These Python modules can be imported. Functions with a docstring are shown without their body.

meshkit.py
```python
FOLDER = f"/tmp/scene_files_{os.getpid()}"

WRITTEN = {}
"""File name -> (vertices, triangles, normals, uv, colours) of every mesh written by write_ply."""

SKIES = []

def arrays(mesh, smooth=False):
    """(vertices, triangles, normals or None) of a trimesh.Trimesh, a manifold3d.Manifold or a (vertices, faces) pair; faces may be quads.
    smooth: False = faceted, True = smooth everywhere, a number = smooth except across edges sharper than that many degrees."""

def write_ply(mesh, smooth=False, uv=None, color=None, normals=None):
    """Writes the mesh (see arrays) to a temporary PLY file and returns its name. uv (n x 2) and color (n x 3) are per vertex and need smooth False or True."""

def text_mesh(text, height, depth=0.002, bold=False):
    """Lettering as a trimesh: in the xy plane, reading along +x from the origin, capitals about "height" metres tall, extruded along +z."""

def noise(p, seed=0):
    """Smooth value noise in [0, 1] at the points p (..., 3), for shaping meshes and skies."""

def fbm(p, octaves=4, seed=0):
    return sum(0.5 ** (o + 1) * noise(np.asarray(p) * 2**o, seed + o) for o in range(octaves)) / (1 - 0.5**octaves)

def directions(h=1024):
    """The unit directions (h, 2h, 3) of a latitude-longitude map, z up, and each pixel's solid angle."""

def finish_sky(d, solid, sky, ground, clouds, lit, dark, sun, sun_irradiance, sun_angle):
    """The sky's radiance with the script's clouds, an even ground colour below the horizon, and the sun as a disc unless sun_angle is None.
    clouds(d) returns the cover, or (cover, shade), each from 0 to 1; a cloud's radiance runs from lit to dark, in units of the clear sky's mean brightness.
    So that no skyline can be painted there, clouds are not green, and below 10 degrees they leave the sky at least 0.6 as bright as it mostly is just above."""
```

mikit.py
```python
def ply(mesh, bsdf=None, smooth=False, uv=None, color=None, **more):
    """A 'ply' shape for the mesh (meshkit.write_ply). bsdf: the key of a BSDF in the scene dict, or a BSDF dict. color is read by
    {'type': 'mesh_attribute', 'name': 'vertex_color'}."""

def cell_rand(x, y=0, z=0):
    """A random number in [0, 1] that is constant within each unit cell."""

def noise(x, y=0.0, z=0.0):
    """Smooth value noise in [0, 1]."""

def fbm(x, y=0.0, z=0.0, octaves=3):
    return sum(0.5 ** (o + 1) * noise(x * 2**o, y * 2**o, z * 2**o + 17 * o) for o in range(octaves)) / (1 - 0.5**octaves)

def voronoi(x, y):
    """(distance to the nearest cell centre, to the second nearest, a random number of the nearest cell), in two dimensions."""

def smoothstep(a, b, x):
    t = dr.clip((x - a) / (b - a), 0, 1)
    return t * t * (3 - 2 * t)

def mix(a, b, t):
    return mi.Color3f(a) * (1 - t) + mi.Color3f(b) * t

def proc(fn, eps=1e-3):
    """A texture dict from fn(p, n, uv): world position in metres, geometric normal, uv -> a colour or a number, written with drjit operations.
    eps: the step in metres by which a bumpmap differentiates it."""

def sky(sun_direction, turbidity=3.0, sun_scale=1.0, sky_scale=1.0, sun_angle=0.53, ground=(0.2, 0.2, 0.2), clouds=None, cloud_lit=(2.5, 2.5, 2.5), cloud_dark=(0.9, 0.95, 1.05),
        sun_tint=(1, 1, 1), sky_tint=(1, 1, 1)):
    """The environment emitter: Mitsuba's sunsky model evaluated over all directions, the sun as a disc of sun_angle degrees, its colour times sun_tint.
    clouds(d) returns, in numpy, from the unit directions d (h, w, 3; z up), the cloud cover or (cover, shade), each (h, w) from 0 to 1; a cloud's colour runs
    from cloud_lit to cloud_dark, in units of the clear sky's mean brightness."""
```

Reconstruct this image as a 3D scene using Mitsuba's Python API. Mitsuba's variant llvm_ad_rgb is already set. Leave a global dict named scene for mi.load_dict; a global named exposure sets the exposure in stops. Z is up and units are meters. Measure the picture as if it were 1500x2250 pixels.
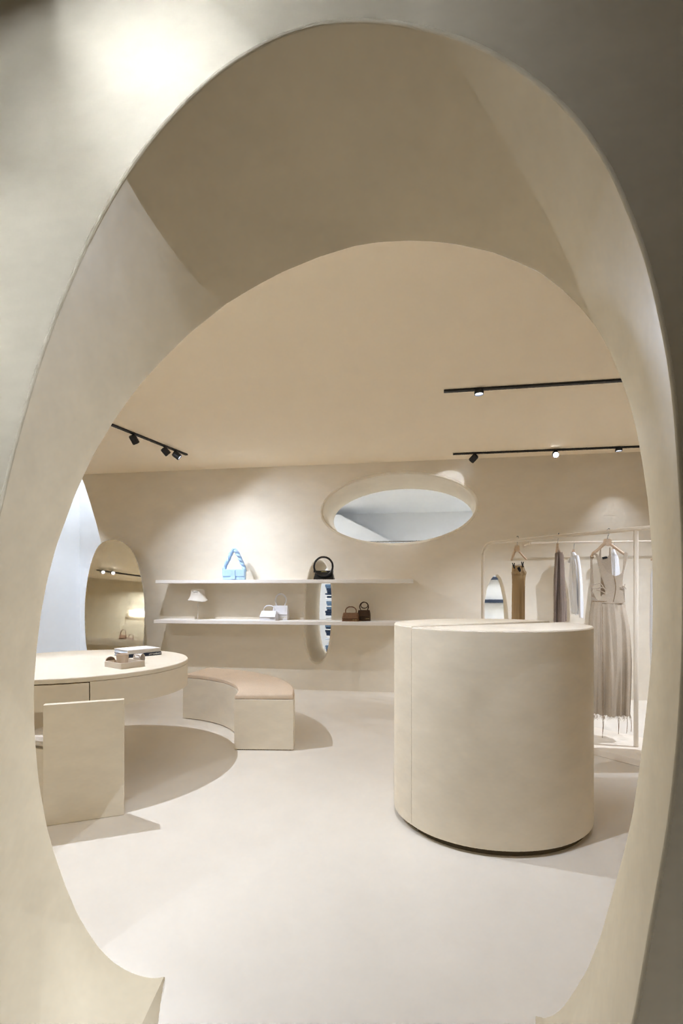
import math, random
import numpy as np, trimesh, mitsuba as mi, mikit, meshkit
import drjit as dr
from shapely.geometry import Polygon
from shapely import affinity
from scipy.interpolate import PchipInterpolator
random.seed(7); np.random.seed(7)
T = mi.ScalarTransform4f
scene, labels = {}, {}

# ------------------------------------------------------------------ camera, light, exposure
F, HOR, CAM = 1089.0, 1300.0, 1.25          # focal length in pixels, row of the horizon, eye height
scene['camera'] = {'type': 'perspective', 'fov_axis': 'x', 'fov': 2 * math.degrees(math.atan(750 / F)), 'near_clip': 0.02,
                   'principal_point_offset_x': 0.0, 'principal_point_offset_y': (1125 - HOR) / 2250,
                   'to_world': T().look_at(origin=[0, 0, CAM], target=[0, 1, CAM], up=[0, 0, 1])}
exposure = 0.65
CEIL = 2.86
WARM, COOL = (1.0, 0.985, 0.96), (0.905, 1.0, 1.18)
# lamps in view and unseen ones placed for their light: (kind of mount, position, aim, strength, half angle, inner angle, tint); built further down as track spotlights
LAMPS = []
LAMP_GAIN = 0.45

# ------------------------------------------------------------------ frames
A9 = math.radians(9.0)
U = np.array([math.cos(A9), -math.sin(A9), 0.0]); N = np.array([math.sin(A9), math.cos(A9), 0.0]); ZZ = np.array([0, 0, 1.0])
def room(s, t, z=0.0): return s * U + t * N + z * ZZ                    # room axes: s along the walls, t into the depth
def st(p): p = np.asarray(p, float); return p[..., 0] * U[0] + p[..., 1] * U[1], p[..., 0] * N[0] + p[..., 1] * N[1]
def ray(x, y): return np.array([(x - 750) / F, 1.0, (HOR - y) / F])
EYE = np.array([0, 0, CAM])
def at_z(x, y, z): d = ray(x, y); return EYE + d * ((z - CAM) / d[2])
def at_d(x, y, depth): return EYE + ray(x, y) * depth
def at_t(x, y, t): d = ray(x, y); return EYE + d * (t / (d @ N))        # point on the plane at room depth t
def at_plane(x, y, p0, n): d = ray(x, y); return EYE + d * (((p0 - EYE) @ n) / (d @ n))
def sz(x, y, t): p = at_t(x, y, t); return np.array([p @ U, p[2]])

# ------------------------------------------------------------------ helpers
def put(key, mesh, bsdf, label=None, cat=None, group=None, kind=None, smooth=30, **kw):
    base, k = key, 1
    while key in scene: key = f'{base}_{k:03d}'; k += 1
    scene[key] = mikit.ply(mesh, bsdf, smooth, **kw)
    tag(key, label, cat, group, kind)
    return key
def tag(key, label=None, cat=None, group=None, kind=None):
    d = {k: v for k, v in (('label', label), ('category', cat), ('group', group), ('kind', kind)) if v}
    if d: labels[key] = {**labels.get(key, {}), **d}
def cat_(*m): return trimesh.util.concatenate([x for x in m])
def M(v, f): return trimesh.Trimesh(np.asarray(v, float), np.asarray(f, int), process=False)
def box(sx, sy, sz_, c=(0, 0, 0)): m = trimesh.creation.box((sx, sy, sz_)); m.apply_translation(c); return m
def rbox(sx, sy, sz_, r=0.004, c=(0, 0, 0)):
    r = min(r, sx / 2.01, sy / 2.01, sz_ / 2.01)
    s = trimesh.creation.icosphere(2, r).vertices
    pts = [s + np.array([a * (sx / 2 - r), b * (sy / 2 - r), d * (sz_ / 2 - r)]) for a in (-1, 1) for b in (-1, 1) for d in (-1, 1)]
    m = trimesh.convex.convex_hull(np.vstack(pts)); m.apply_translation(c); return m
def hull(p): return trimesh.convex.convex_hull(np.asarray(p, float))
def frame(o, x, y=None, z=ZZ):
    x = np.asarray(x, float); x = x / np.linalg.norm(x); y = np.cross(z, x) if y is None else y
    m = np.eye(4); m[:3, 0], m[:3, 1], m[:3, 2], m[:3, 3] = x, y, z, o; return m
def moved(m, mat): m = m.copy(); m.apply_transform(mat); return m
def tube(path, r, n=12, closed=False, flat=1.0):
    p = np.asarray(path, float); k = len(p); r = np.broadcast_to(r, (k,)).astype(float)
    if closed: tg = np.roll(p, -1, 0) - np.roll(p, 1, 0)
    else: tg = np.gradient(p, axis=0)
    tg /= np.linalg.norm(tg, axis=1, keepdims=True)
    a = np.cross(tg[0], [0.13, 0.31, 0.94] if abs(tg[0][2]) < .9 else [1, .2, 0]); a /= np.linalg.norm(a); v = []
    for i in range(k):
        a = a - tg[i] * (a @ tg[i]); a /= np.linalg.norm(a); b = np.cross(tg[i], a)
        th = np.arange(n) / n * 2 * np.pi
        v.append(p[i] + r[i] * (np.cos(th)[:, None] * a + flat * np.sin(th)[:, None] * b))
    v = np.vstack(v); f = []
    for i in range(k if closed else k - 1):
        j = (i + 1) % k
        for q in range(n): f.append([i * n + q, i * n + (q + 1) % n, j * n + (q + 1) % n, j * n + q])
    f = np.array(f); f = np.vstack([f[:, [0, 1, 2]], f[:, [0, 2, 3]]])
    if not closed:
        v = np.vstack([v, p[0], p[-1]]); e = []
        for q in range(n): e += [[(q + 1) % n, q, len(v) - 2], [(k - 1) * n + q, (k - 1) * n + (q + 1) % n, len(v) - 1]]
        f = np.vstack([f, e])
    return M(v, f)
def arc(pts, n=24):
    """A smooth curve through the points."""
    p = np.asarray(pts, float); t = np.r_[0, np.cumsum(np.linalg.norm(np.diff(p, axis=0), axis=1))]; q = np.linspace(0, t[-1], n)
    from scipy.interpolate import CubicSpline
    return CubicSpline(t, p, axis=0)(q)
def resample(p, n):
    p = np.asarray(p, float); t = np.r_[0, np.cumsum(np.linalg.norm(np.diff(p, axis=0), axis=1))]; q = np.linspace(0, t[-1], n)
    return np.stack([np.interp(q, t, p[:, i]) for i in range(p.shape[1])], 1)
def loft(rings, closed=False):
    k, n = len(rings), len(rings[0]); v = np.vstack(rings); f = []
    for i in range(k - 1):
        for q in range(n if closed else n - 1):
            a, b = i * n + q, i * n + (q + 1) % n
            f += [[a, b, b + n], [a, b + n, a + n]]
    return M(v, f)
def tri2d(poly): return trimesh.creation.triangulate_polygon(poly, engine='earcut')
def sheet(poly, t, z_to=None, edge=0.25):
    """A flat wall face: the polygon in (s, z) at room depth t."""
    v, f = tri2d(poly); return M([room(a, t, b) for a, b in v], f)
def prism(poly, h, z0=0.0, bev=0.0):
    """The plan polygon raised from z0 to h, its top edge chamfered."""
    if not bev: m = trimesh.creation.extrude_polygon(poly, h - z0, engine='earcut'); m.apply_translation([0, 0, z0]); return m
    inn = poly.buffer(-bev); n = 0
    c = np.array(poly.exterior.coords)[:-1]
    def ring(pl): 
        e = pl.exterior; return np.array([e.interpolate(e.project(__import__('shapely').Point(q))).coords[0] for q in c])
    i = ring(inn); rings = [np.c_[i, np.full(len(c), z0)], np.c_[c, np.full(len(c), z0 + bev)], np.c_[c, np.full(len(c), h - bev)], np.c_[(i + c) / 2 * .6 + i * .4, np.full(len(c), h - bev * .25)], np.c_[i, np.full(len(c), h)]]
    side = loft(rings, True)
    v, f = tri2d(Polygon(i))
    return cat_(side, M(np.c_[v, np.full(len(v), h)], f), M(np.c_[v, np.full(len(v), z0)], f[:, ::-1]))

# ------------------------------------------------------------------ materials
def plaster(base, amp=0.06, scale=1.0, rough=0.55, tone=(1.0, 0.985, 0.95), spec=0.25, bump=0.0009):
    b = np.array(base)
    def col(p, n, uv):
        x, y, z = p.x * scale, p.y * scale, p.z * scale
        w = mikit.fbm(x * 1.3 + 3, y * 1.3, z * 1.3, 4)
        g = mikit.fbm(x * 5 + 2 * w, y * 5, z * 9 + 3 * w, 4)
        h = mikit.fbm(x * 34, y * 34, z * 60, 2)
        k = 1 + amp * ((w - .5) * 1.6 + (g - .5) * 1.3 + (h - .5) * .35)
        warm = mikit.smoothstep(.42, .75, mikit.fbm(x * 2.1 + 9, y * 2.1, z * 2.1 + 4, 3)) * amp * 2.0
        return mi.Color3f(*[float(c) for c in b]) * k * mikit.mix((1, 1, 1), tone, warm)
    def bm(p, n, uv):
        w = mikit.fbm(p.x * 6 * scale, p.y * 6 * scale, p.z * 8 * scale, 3)
        return bump * (2.2 * w + .6 * mikit.fbm(p.x * 40 * scale, p.y * 40 * scale, p.z * 55 * scale, 2))
    d = {'type': 'principled', 'base_color': mikit.proc(col), 'roughness': rough, 'specular': spec}
    if bump: d = {'type': 'bumpmap', 'arbitrary': mikit.proc(bm, 2e-3), 'scale': 1.0, 'bsdf': d}
    return {'type': 'twosided', 'bsdf': d}
def plain(c, rough=0.6, spec=0.3, **k): return {'type': 'twosided', 'bsdf': {'type': 'principled', 'base_color': {'type': 'rgb', 'value': list(c)}, 'roughness': rough, 'specular': spec, **k}}
def cloth(c, amp=0.12, s=160.0, sheen=0.3, rough=0.8):
    def col(p, n, uv):
        a = mikit.fbm(p.x * s, p.y * s, p.z * s * 1.4, 2); b = mikit.fbm(p.x * 9, p.y * 9, p.z * 5, 3)
        return mi.Color3f(*c) * (1 + amp * (a - .5) * 1.6 + amp * (b - .5))
    return {'type': 'twosided', 'bsdf': {'type': 'principled', 'base_color': mikit.proc(col), 'roughness': rough, 'specular': 0.2, 'sheen': sheen}}
def wood(c):
    def col(p, n, uv):
        a = mikit.fbm(p.x * 30, p.y * 30, p.z * 160, 3); return mi.Color3f(*c) * (0.9 + 0.22 * a)
    return {'type': 'twosided', 'bsdf': {'type': 'principled', 'base_color': mikit.proc(col), 'roughness': .45}}
MATS = dict(
    wall_plaster=plaster((0.755, 0.690, 0.575), 0.075, rough=.6),
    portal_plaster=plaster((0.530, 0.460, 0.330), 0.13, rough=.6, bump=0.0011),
    ceiling_paint=plaster((0.855, 0.755, 0.595), 0.02, rough=.8, bump=0),
    floor_resin=plaster((0.700, 0.647, 0.560), 0.045, 1.3, rough=.36, spec=.35, bump=0.0006),
    desk_plaster=plaster((0.715, 0.645, 0.520), 0.11, 1.6, rough=.5),
    table_plaster=plaster((0.710, 0.635, 0.510), 0.05, 2.0, rough=.45),
    shelf_paint=plain((0.88, 0.855, 0.81), .5),
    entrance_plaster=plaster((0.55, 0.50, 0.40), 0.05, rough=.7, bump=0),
    white_plaster=plaster((0.79, 0.81, 0.835), 0.02, rough=.7, bump=0),
    gap_shade=plain((0.085, 0.068, 0.042), .9),  # dark tone stands in for shade in the gaps under counter and bench
    suede=cloth((0.60, 0.48, 0.36), .08, 220, .4),
    seat_cloth=cloth((0.60, 0.55, 0.48), .06),
    black_metal=plain((0.008, 0.008, 0.009), .45, .4),
    lamp_inside=plain((0.03, 0.03, 0.035), .35),
    rack_paint=plain((0.80, 0.72, 0.60), .4),
    hook_steel={'type': 'twosided', 'bsdf': {'type': 'roughconductor', 'material': 'Cr', 'alpha': .2, 'specular_reflectance': .35}},
    hanger_wood=wood((0.62, 0.47, 0.33)),
    mirror_glass={'type': 'twosided', 'bsdf': {'type': 'conductor', 'material': 'Ag', 'specular_reflectance': {'type': 'rgb', 'value': [.93, .93, .90]}}},
    mirror_edge=plain((0.45, 0.42, 0.36), .3),
    blue_plush=cloth((0.42, 0.60, 0.82), .16, 330, .6),
    blue_shade=cloth((0.20, 0.38, 0.66), .16, 330, .4),
    black_leather=plain((0.010, 0.010, 0.011), .28, .5),
    white_leather=plain((0.80, 0.81, 0.86), .35, .5),
    brown_leather=cloth((0.165, 0.085, 0.042), .35, 60, .2, .45),
    dark_brown_leather=cloth((0.062, 0.034, 0.018), .35, 60, .2, .4),
    tan_leather=plain((0.20, 0.105, 0.055), .4, .5),
    brass={'type': 'twosided', 'bsdf': {'type': 'roughconductor', 'material': 'Au', 'alpha': .25}},
    grey_metal=plain((0.28, 0.27, 0.26), .35, .5),
    white_cotton=cloth((0.80, 0.81, 0.83), .05, 200, .2),
    hat_cotton=cloth((0.78, 0.74, 0.67), .05, 260, .2),
    stand_metal=plain((0.78, 0.74, 0.66), .4),
    linen=cloth((0.46, 0.385, 0.295), .22, 240, .3, .65),
    knit=cloth((0.215, 0.165, 0.135), .45, 260, .7),
    satin=plain((0.34, 0.225, 0.105), .38, .6, sheen=.6),
    thread=plain((0.27, 0.19, 0.12), .8),
    label_black=plain((0.012, 0.012, 0.013), .6),
    book_white=plain((0.80, 0.78, 0.77), .4),
    book_pages=plain((0.62, 0.70, 0.82), .7),
    book_navy=plain((0.010, 0.016, 0.035), .4),
    print_white=plain((0.85, 0.85, 0.85), .6),
    tray_card=plain((0.70, 0.63, 0.54), .5),
    cup_pink=plain((0.66, 0.55, 0.45), .4, .5),
    cup_white=plain((0.74, 0.70, 0.66), .3, .5),
    navy_cloth=cloth((0.020, 0.035, 0.07), .3),
    slate_cloth=cloth((0.10, 0.16, 0.25), .3),
    pale_cloth=cloth((0.6, 0.66, 0.74), .1),
    rail_dark=plain((0.035, 0.05, 0.085), .5),
)
scene.update(MATS)

# ================================================================== STRUCTURE
# ---- the portal wall: an egg-shaped opening that widens into the shop
TF, TB, TW = 0.95, 1.485, 6.17
outer_px = [(0,1120),(12,1070),(23,1020),(43,947),(57,893),(70,850),(90,787),(108,733),(137,660),(163,600),(197,523),(230,460),(248,430),(280,377),(320,323),(353,280),(400,230),(450,183),(500,142.5),(567,103),(630,71),(713,50),(790,44),(850,48),(917,58),(1000,80.5),(1067,108),(1133,147),(1187,187),(1253,247),(1300,307),(1343,377),(1377,457),(1407,533),(1428,600),(1453,710),(1467,780),(1480,877),(1488,983),(1493,1067),(1498,1160),(1501,1300),(1499.5,1440),(1490,1610),(1478,1727),(1469,1806),(1455,1886),(1436,1993),(1418,2095),(1402,2189),(1392,2249)]
inner_px = [(361,2144.5),(345,2147),(333,2147),(310,2143),(283,2133),(250,2113),(220,2083),(197,2050),(173,2010),(147,1950),(120,1872),(105,1818),(95,1765),(86,1710),(80,1643),(77,1590),(75.5,1527),(77,1489),(82,1424),(91,1349),(105,1275),(125,1200),(147,1140),(166,1088),(183,1050),(207,1000),(232,958),(252,925),(283,880),(317,837),(360,790),(417,734),(500,668),(560,632),(620,600),(700,567),(777,543),(833,534),(900,531),(950,533),(1000,538.5),(1083,557),(1133,577),(1185,601),(1233,637),(1273,677),(1310,723),(1340,777),(1362,830),(1383,890),(1398,950),(1410,1017),(1422,1100),(1428,1167),(1432,1223),(1433,1340),(1431,1433),(1425,1503),(1413,1610),(1404,1685),(1390,1783),(1371,1867),(1348,1950),(1321,2047),(1290,2127),(1257,2181),(1236,2211),(1215,2229),(1194,2236.5),(1177,2230)]
o = [tuple(sz(x, y, TF)) for x, y in outer_px]
o = [tuple(q) for q in arc([(-.69, .10), (-.82, .15), (-.925, .25), (-.99, .42), (-1.015, .66), (-1.0, .92), (-.965, 1.17)] + o[:4], 80)] + o[4:] + [(.335, .34), (.27, .22), (.20, .12)]
i_ = [tuple(sz(x, y, TB)) for x, y in inner_px]
NE = 260
O, I = resample(o, 1600), resample(i_, 1600)
def soft(p, k=9):
    q = np.pad(p, ((k, k), (0, 0)), mode='reflect', reflect_type='odd'); w = np.hanning(2 * k + 3)[1:-1]; w /= w.sum()
    return np.stack([np.convolve(q[:, j], w, 'valid') for j in range(2)], 1)
O, I = resample(soft(O, 25), NE), resample(soft(I, 5), NE)
I[:, 1] = np.maximum(I[:, 1], 0.004)
def portal_ring(k, grow=0.0):
    c = O * (1 - k) + I * k; t = TF * (1 - k) + TB * k
    if grow:
        tg = np.gradient(c, axis=0); nn = np.stack([-tg[:, 1], tg[:, 0]], 1); nn /= np.linalg.norm(nn, axis=1, keepdims=True); c = c + nn * grow
    return c, t
rings, R_ = [], 0.006
for a in np.linspace(0, np.pi / 2, 5):                      # rounded arris of the near edge
    c, _ = portal_ring(R_ * (1 - math.cos(math.pi / 2 - a)) / .56 if False else 0.0, R_ * (1 - math.sin(a)))
    rings.append(np.array([room(x, TF + R_ * (1 - math.cos(a)), z) for x, z in c]))
for k in np.linspace(0.03, 0.985, 16):
    c, t = portal_ring(k); rings.append(np.array([room(x, t, z) for x, z in c]))
for a in np.linspace(0.2, np.pi / 2, 4):
    c, t = portal_ring(1.0, 0.006 * (1 - math.cos(a))); rings.append(np.array([room(x, TB - 0.006 * (1 - math.sin(a)), z) for x, z in c]))
tunnel = loft(rings)
def front_poly(curve, lo=-7.0, hi=4.6, z1=2.9):
    c = [tuple(q) for q in curve]
    p = Polygon([(lo, -.03), (lo, z1), (hi, z1), (hi, -.03), (c[-1][0], -.03)] + c[::-1] + [(c[0][0], -.03)]).buffer(0)
    return p if p.geom_type == 'Polygon' else max(p.geoms, key=lambda g: g.area)
c0, _ = portal_ring(0.0, R_); c1, _ = portal_ring(1.0, 0.006)
slot = []                                                    # upright cut faces where the walkway passes through the rim
for j in (0, -1):
    top = np.array([r[j] for r in rings]); bot = top.copy(); bot[:, 2] = -0.01; bot = bot + U * (.13 if j == 0 else 0.0) * np.clip((TB - top @ N) / (TB - TF), 0, 1)[:, None]
    slot.append(loft([top, bot]))
wall_front = cat_(tunnel, sheet(front_poly(c0), TF), sheet(front_poly(c1), TB), *slot)
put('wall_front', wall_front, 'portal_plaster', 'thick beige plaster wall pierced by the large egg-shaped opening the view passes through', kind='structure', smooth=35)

# ---- the shop's back wall with its oval opening, tall slot and small egg
def ell(cx, cy, a, b, rot=0, n=96, e=2.0):
    th = np.linspace(0, 2 * np.pi, n, endpoint=False); x = a * np.sign(np.cos(th)) * np.abs(np.cos(th)) ** (2 / e); y = b * np.sign(np.sin(th)) * np.abs(np.sin(th)) ** (2 / e)
    r = math.radians(rot); return [(cx + u * math.cos(r) - v * math.sin(r), cy + u * math.sin(r) + v * math.cos(r)) for u, v in zip(x, y)]
oval = np.array([sz(x, y, TW) for x, y in ell(877, 1117, 168.5, 75.5, -3.2)])
slit = np.array([sz(x, y, TW) for x, y in ell(699, 1344, 28.3, 112, 1.2, e=2.35)])
egg_px = [(1093,1262),(1084,1266),(1076,1276),(1070,1292),(1065,1318),(1063,1345),(1063,1375),(1066,1410),(1073,1445),(1083,1468),(1092,1472),(1101,1466),(1110,1440),(1115,1405),(1116.5,1370),(1115,1340),(1111,1312),(1106,1288),(1100,1270)]
egg = np.array([sz(x, y, TW) for x, y in egg_px]); egg = resample(np.vstack([egg, egg[:1]]), 97)[:-1]
left_px = [(176,1041),(181,1054),(186,1066),(200,1110),(213,1155),(222,1193),(231,1240),(238,1300),(241,1370),(239,1440),(234,1490),(231,1512)]
left = [tuple(sz(x, y, TW)) for x, y in left_px]; left[-1] = (left[-1][0], 0.0); left[0] = (left[0][0], 2.9)
left = [tuple(q) for q in resample(left, 60)]
WT = 0.92
HS = 4.6
def grow(c, d): return np.array(Polygon(c).buffer(d).exterior.interpolate(np.linspace(0, 1, 97)[:-1], normalized=True).tolist() if False else [Polygon(c).buffer(d).exterior.interpolate(q, normalized=True).coords[0] for q in np.linspace(0, 1, 97)[:-1]])
def hole_loft(c, back_scale=(1, 1), shift=(0, 0), depth=WT, flare=None, r=0.02):
    p = Polygon(c); cc = np.array(p.centroid.coords[0]); tg = np.roll(c, -1, 0) - np.roll(c, 1, 0); nn = np.stack([tg[:, 1], -tg[:, 0]], 1); nn /= np.linalg.norm(nn, axis=1, keepdims=True)
    if (((c - cc) * nn).sum(1)).mean() < 0: nn = -nn
    out = []
    for a in np.linspace(0, np.pi / 2, 6):
        q = c + nn * r * (1 - math.sin(a)); out.append(np.array([room(x, TW + r * (1 - math.cos(a)), z) for x, z in q]))
    for k in np.linspace(0.1, 1, 8):
        q = cc + (c - cc) * (1 + (np.array(back_scale) - 1) * k) + np.array(shift) * k
        out.append(np.array([room(x, TW + r + (depth - r) * k, z) for x, z in q]))
    last = cc + (c - cc) * np.array(back_scale) + np.array(shift)
    if flare:
        last = cc + (c - cc) * flare; last[:, 1] = np.maximum(last[:, 1], .05)
        out.append(np.array([room(x, TW + WT, z) for x, z in last]))
    return loft(out, True), c + nn * r, last
h1, f1, b1 = hole_loft(oval, (1.04, 1.0), (0.02, 0), r=.03)
h2, f2, b2 = hole_loft(slit, (1.02, 1.0))
h3, f3, b3 = hole_loft(egg, (1.0, 1.0), depth=.24, flare=1.7, r=.006)
outline = [(HS, 0), (HS, 2.9)] + left
faceP = Polygon(outline, [f1, f2, f3]).buffer(0)
backP = Polygon(outline, [b1, b2, b3]).buffer(0)
edge = loft([np.array([room(x, TW, z) for x, z in left]), np.array([room(x, TW + WT, z) for x, z in left])])
wall_back = cat_(sheet(faceP, TW), sheet(backP, TW + WT), h1, h2, h3, edge)
put('wall_back', wall_back, 'wall_plaster', 'beige plaster back wall with an oval opening, a narrow upright slot and a small egg-shaped hole', kind='structure', smooth=35)

# ---- floor, ceiling, side walls, the white rooms behind
SL = -5.69
def slab(s0, s1, t0, t1, z0, z1): return M([room(a, b, c) for a in (s0, s1) for b in (t0, t1) for c in (z0, z1)], box(1, 1, 1).faces) if False else trimesh.convex.convex_hull(np.array([room(a, b, c) for a in (s0, s1) for b in (t0, t1) for c in (z0, z1)]))
put('floor', slab(-7.2, 5, -4, 11, -.1, 0), 'floor_resin', 'smooth pale beige seamless floor', kind='structure', smooth=False)
put('ceiling', slab(-7.2, 5, TB, TW + .3, CEIL, CEIL + .1), 'ceiling_paint', 'plain warm beige ceiling of the shop', kind='structure', smooth=False)
put('ceiling_entrance', slab(-7.2, 5, -4, TF + .4, CEIL, CEIL + .1), 'entrance_plaster', 'unseen ceiling of the entrance space in front of the egg-shaped opening', kind='structure', smooth=False)  # unseen, closes the entrance so light bounces back
put('ceiling_back', slab(-3.2, 5, TW + .3, 11, CEIL, CEIL + .1), 'white_plaster', 'cool white ceiling of the rooms behind the back wall', kind='structure', smooth=False)
put('wall_left', slab(SL - .1, SL, TB, TW, 0, CEIL), 'wall_plaster', 'beige side wall at the left of the shop', kind='structure', smooth=False)
put('wall_right', slab(HS, HS + .1, TB, TW + .9, 0, CEIL), 'wall_plaster', 'beige side wall at the right of the shop', kind='structure', smooth=False)
put('ceiling_alcove', slab(SL - .1, -3.2, TW + .2, 7.7, 3.6, 3.7), 'white_plaster', 'high white ceiling of the recess at far left', kind='structure', smooth=False)
put('wall_alcove_front', slab(SL - .1, -3.2, TW + .2, TW + .3, CEIL, 3.6), 'white_plaster', 'white upstand above the recess at far left', kind='structure', smooth=False)
put('wall_alcove_left', slab(SL - .1, SL, TW, 7.7, 0, 3.6), 'white_plaster', 'bright white side wall seen past the curved edge at far left', kind='structure', smooth=False)
put('wall_alcove_back', slab(SL - .1, -3.2, 7.6, 7.7, 0, 3.6), 'white_plaster', 'cool grey white end wall just left of the mirror', kind='structure', smooth=False)
put('wall_alcove_right', slab(-3.3, -3.2, TW + WT, 10.3, 0, 3.6), 'white_plaster', 'white partition behind the back wall', kind='structure', smooth=False)
put('wall_storeroom_back', slab(-3.3, 5, 10.2, 10.3, 0, CEIL), 'white_plaster', 'cool white far wall seen through the openings of the back wall', kind='structure', smooth=False)
put('wall_storeroom_right', slab(HS, HS + .1, TW + .9, 10.3, 0, CEIL), 'white_plaster', 'white side wall of the room behind the back wall', kind='structure', smooth=False)
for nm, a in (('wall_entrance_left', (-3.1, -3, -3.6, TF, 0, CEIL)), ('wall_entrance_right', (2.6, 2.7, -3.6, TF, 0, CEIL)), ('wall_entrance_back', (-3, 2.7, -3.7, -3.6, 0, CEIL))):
    put(nm, slab(*a), 'entrance_plaster', {'wall_entrance_left': 'unseen left side wall of the entrance space', 'wall_entrance_right': 'unseen right side wall of the entrance space', 'wall_entrance_back': 'unseen rear wall of the entrance space'}[nm], kind='structure', smooth=False)  # unseen shell of the entrance, placed to bounce lamp light onto the portal

# ================================================================== FURNITURE
# ---- round counter in two halves
def ellipse_poly(x0, y0, a, b, ph, n=160):
    th = np.linspace(0, 2 * np.pi, n, endpoint=False)
    return Polygon(np.c_[x0 + a * np.cos(th) * math.cos(ph) - b * np.sin(th) * math.sin(ph), y0 + a * np.cos(th) * math.sin(ph) + b * np.sin(th) * math.cos(ph)])
HC, ZB = 1.065, 0.03
drum = ellipse_poly(.851, 2.804, .536, .482, .245, 240)
seam = np.array([.372, 2.585])                               # foot of the joint, left front
cd = np.array([math.cos(.42), math.sin(.42)]); cn = np.array([-cd[1], cd[0]])
def half(side, off): a = seam - cd * 1 + cn * off; b = seam + cd * 2 + cn * off; return Polygon([a, b, b + side * cn * 3, a + side * cn * 3])
front = drum.intersection(half(-1, 0.0)); back = drum.intersection(half(1, 0.003))
back = affinity.rotate(back, 4.6, origin=tuple(seam))         # the rear half stands slightly open
def clean(p): return Polygon(resample(np.array(p.exterior.coords), 200)[:-1]) if False else p
put('round_counter__front_half', prism(front, HC, ZB, .006), 'desk_plaster')
put('round_counter__back_half', prism(back, HC + .004, ZB, .006), 'desk_plaster')
put('round_counter__plinth', prism(affinity.scale(front, .93, .93), ZB + .004, 0), 'gap_shade', 'recessed plinth toned dark for the shade under the rim')
put('round_counter__plinth', prism(affinity.scale(back, .93, .93), ZB + .004, 0), 'gap_shade', 'recessed plinth toned dark for the shade under the rim')
tag('round_counter', 'tall round beige plaster counter with an upright seam, standing right of centre on the floor', 'counter')

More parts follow.
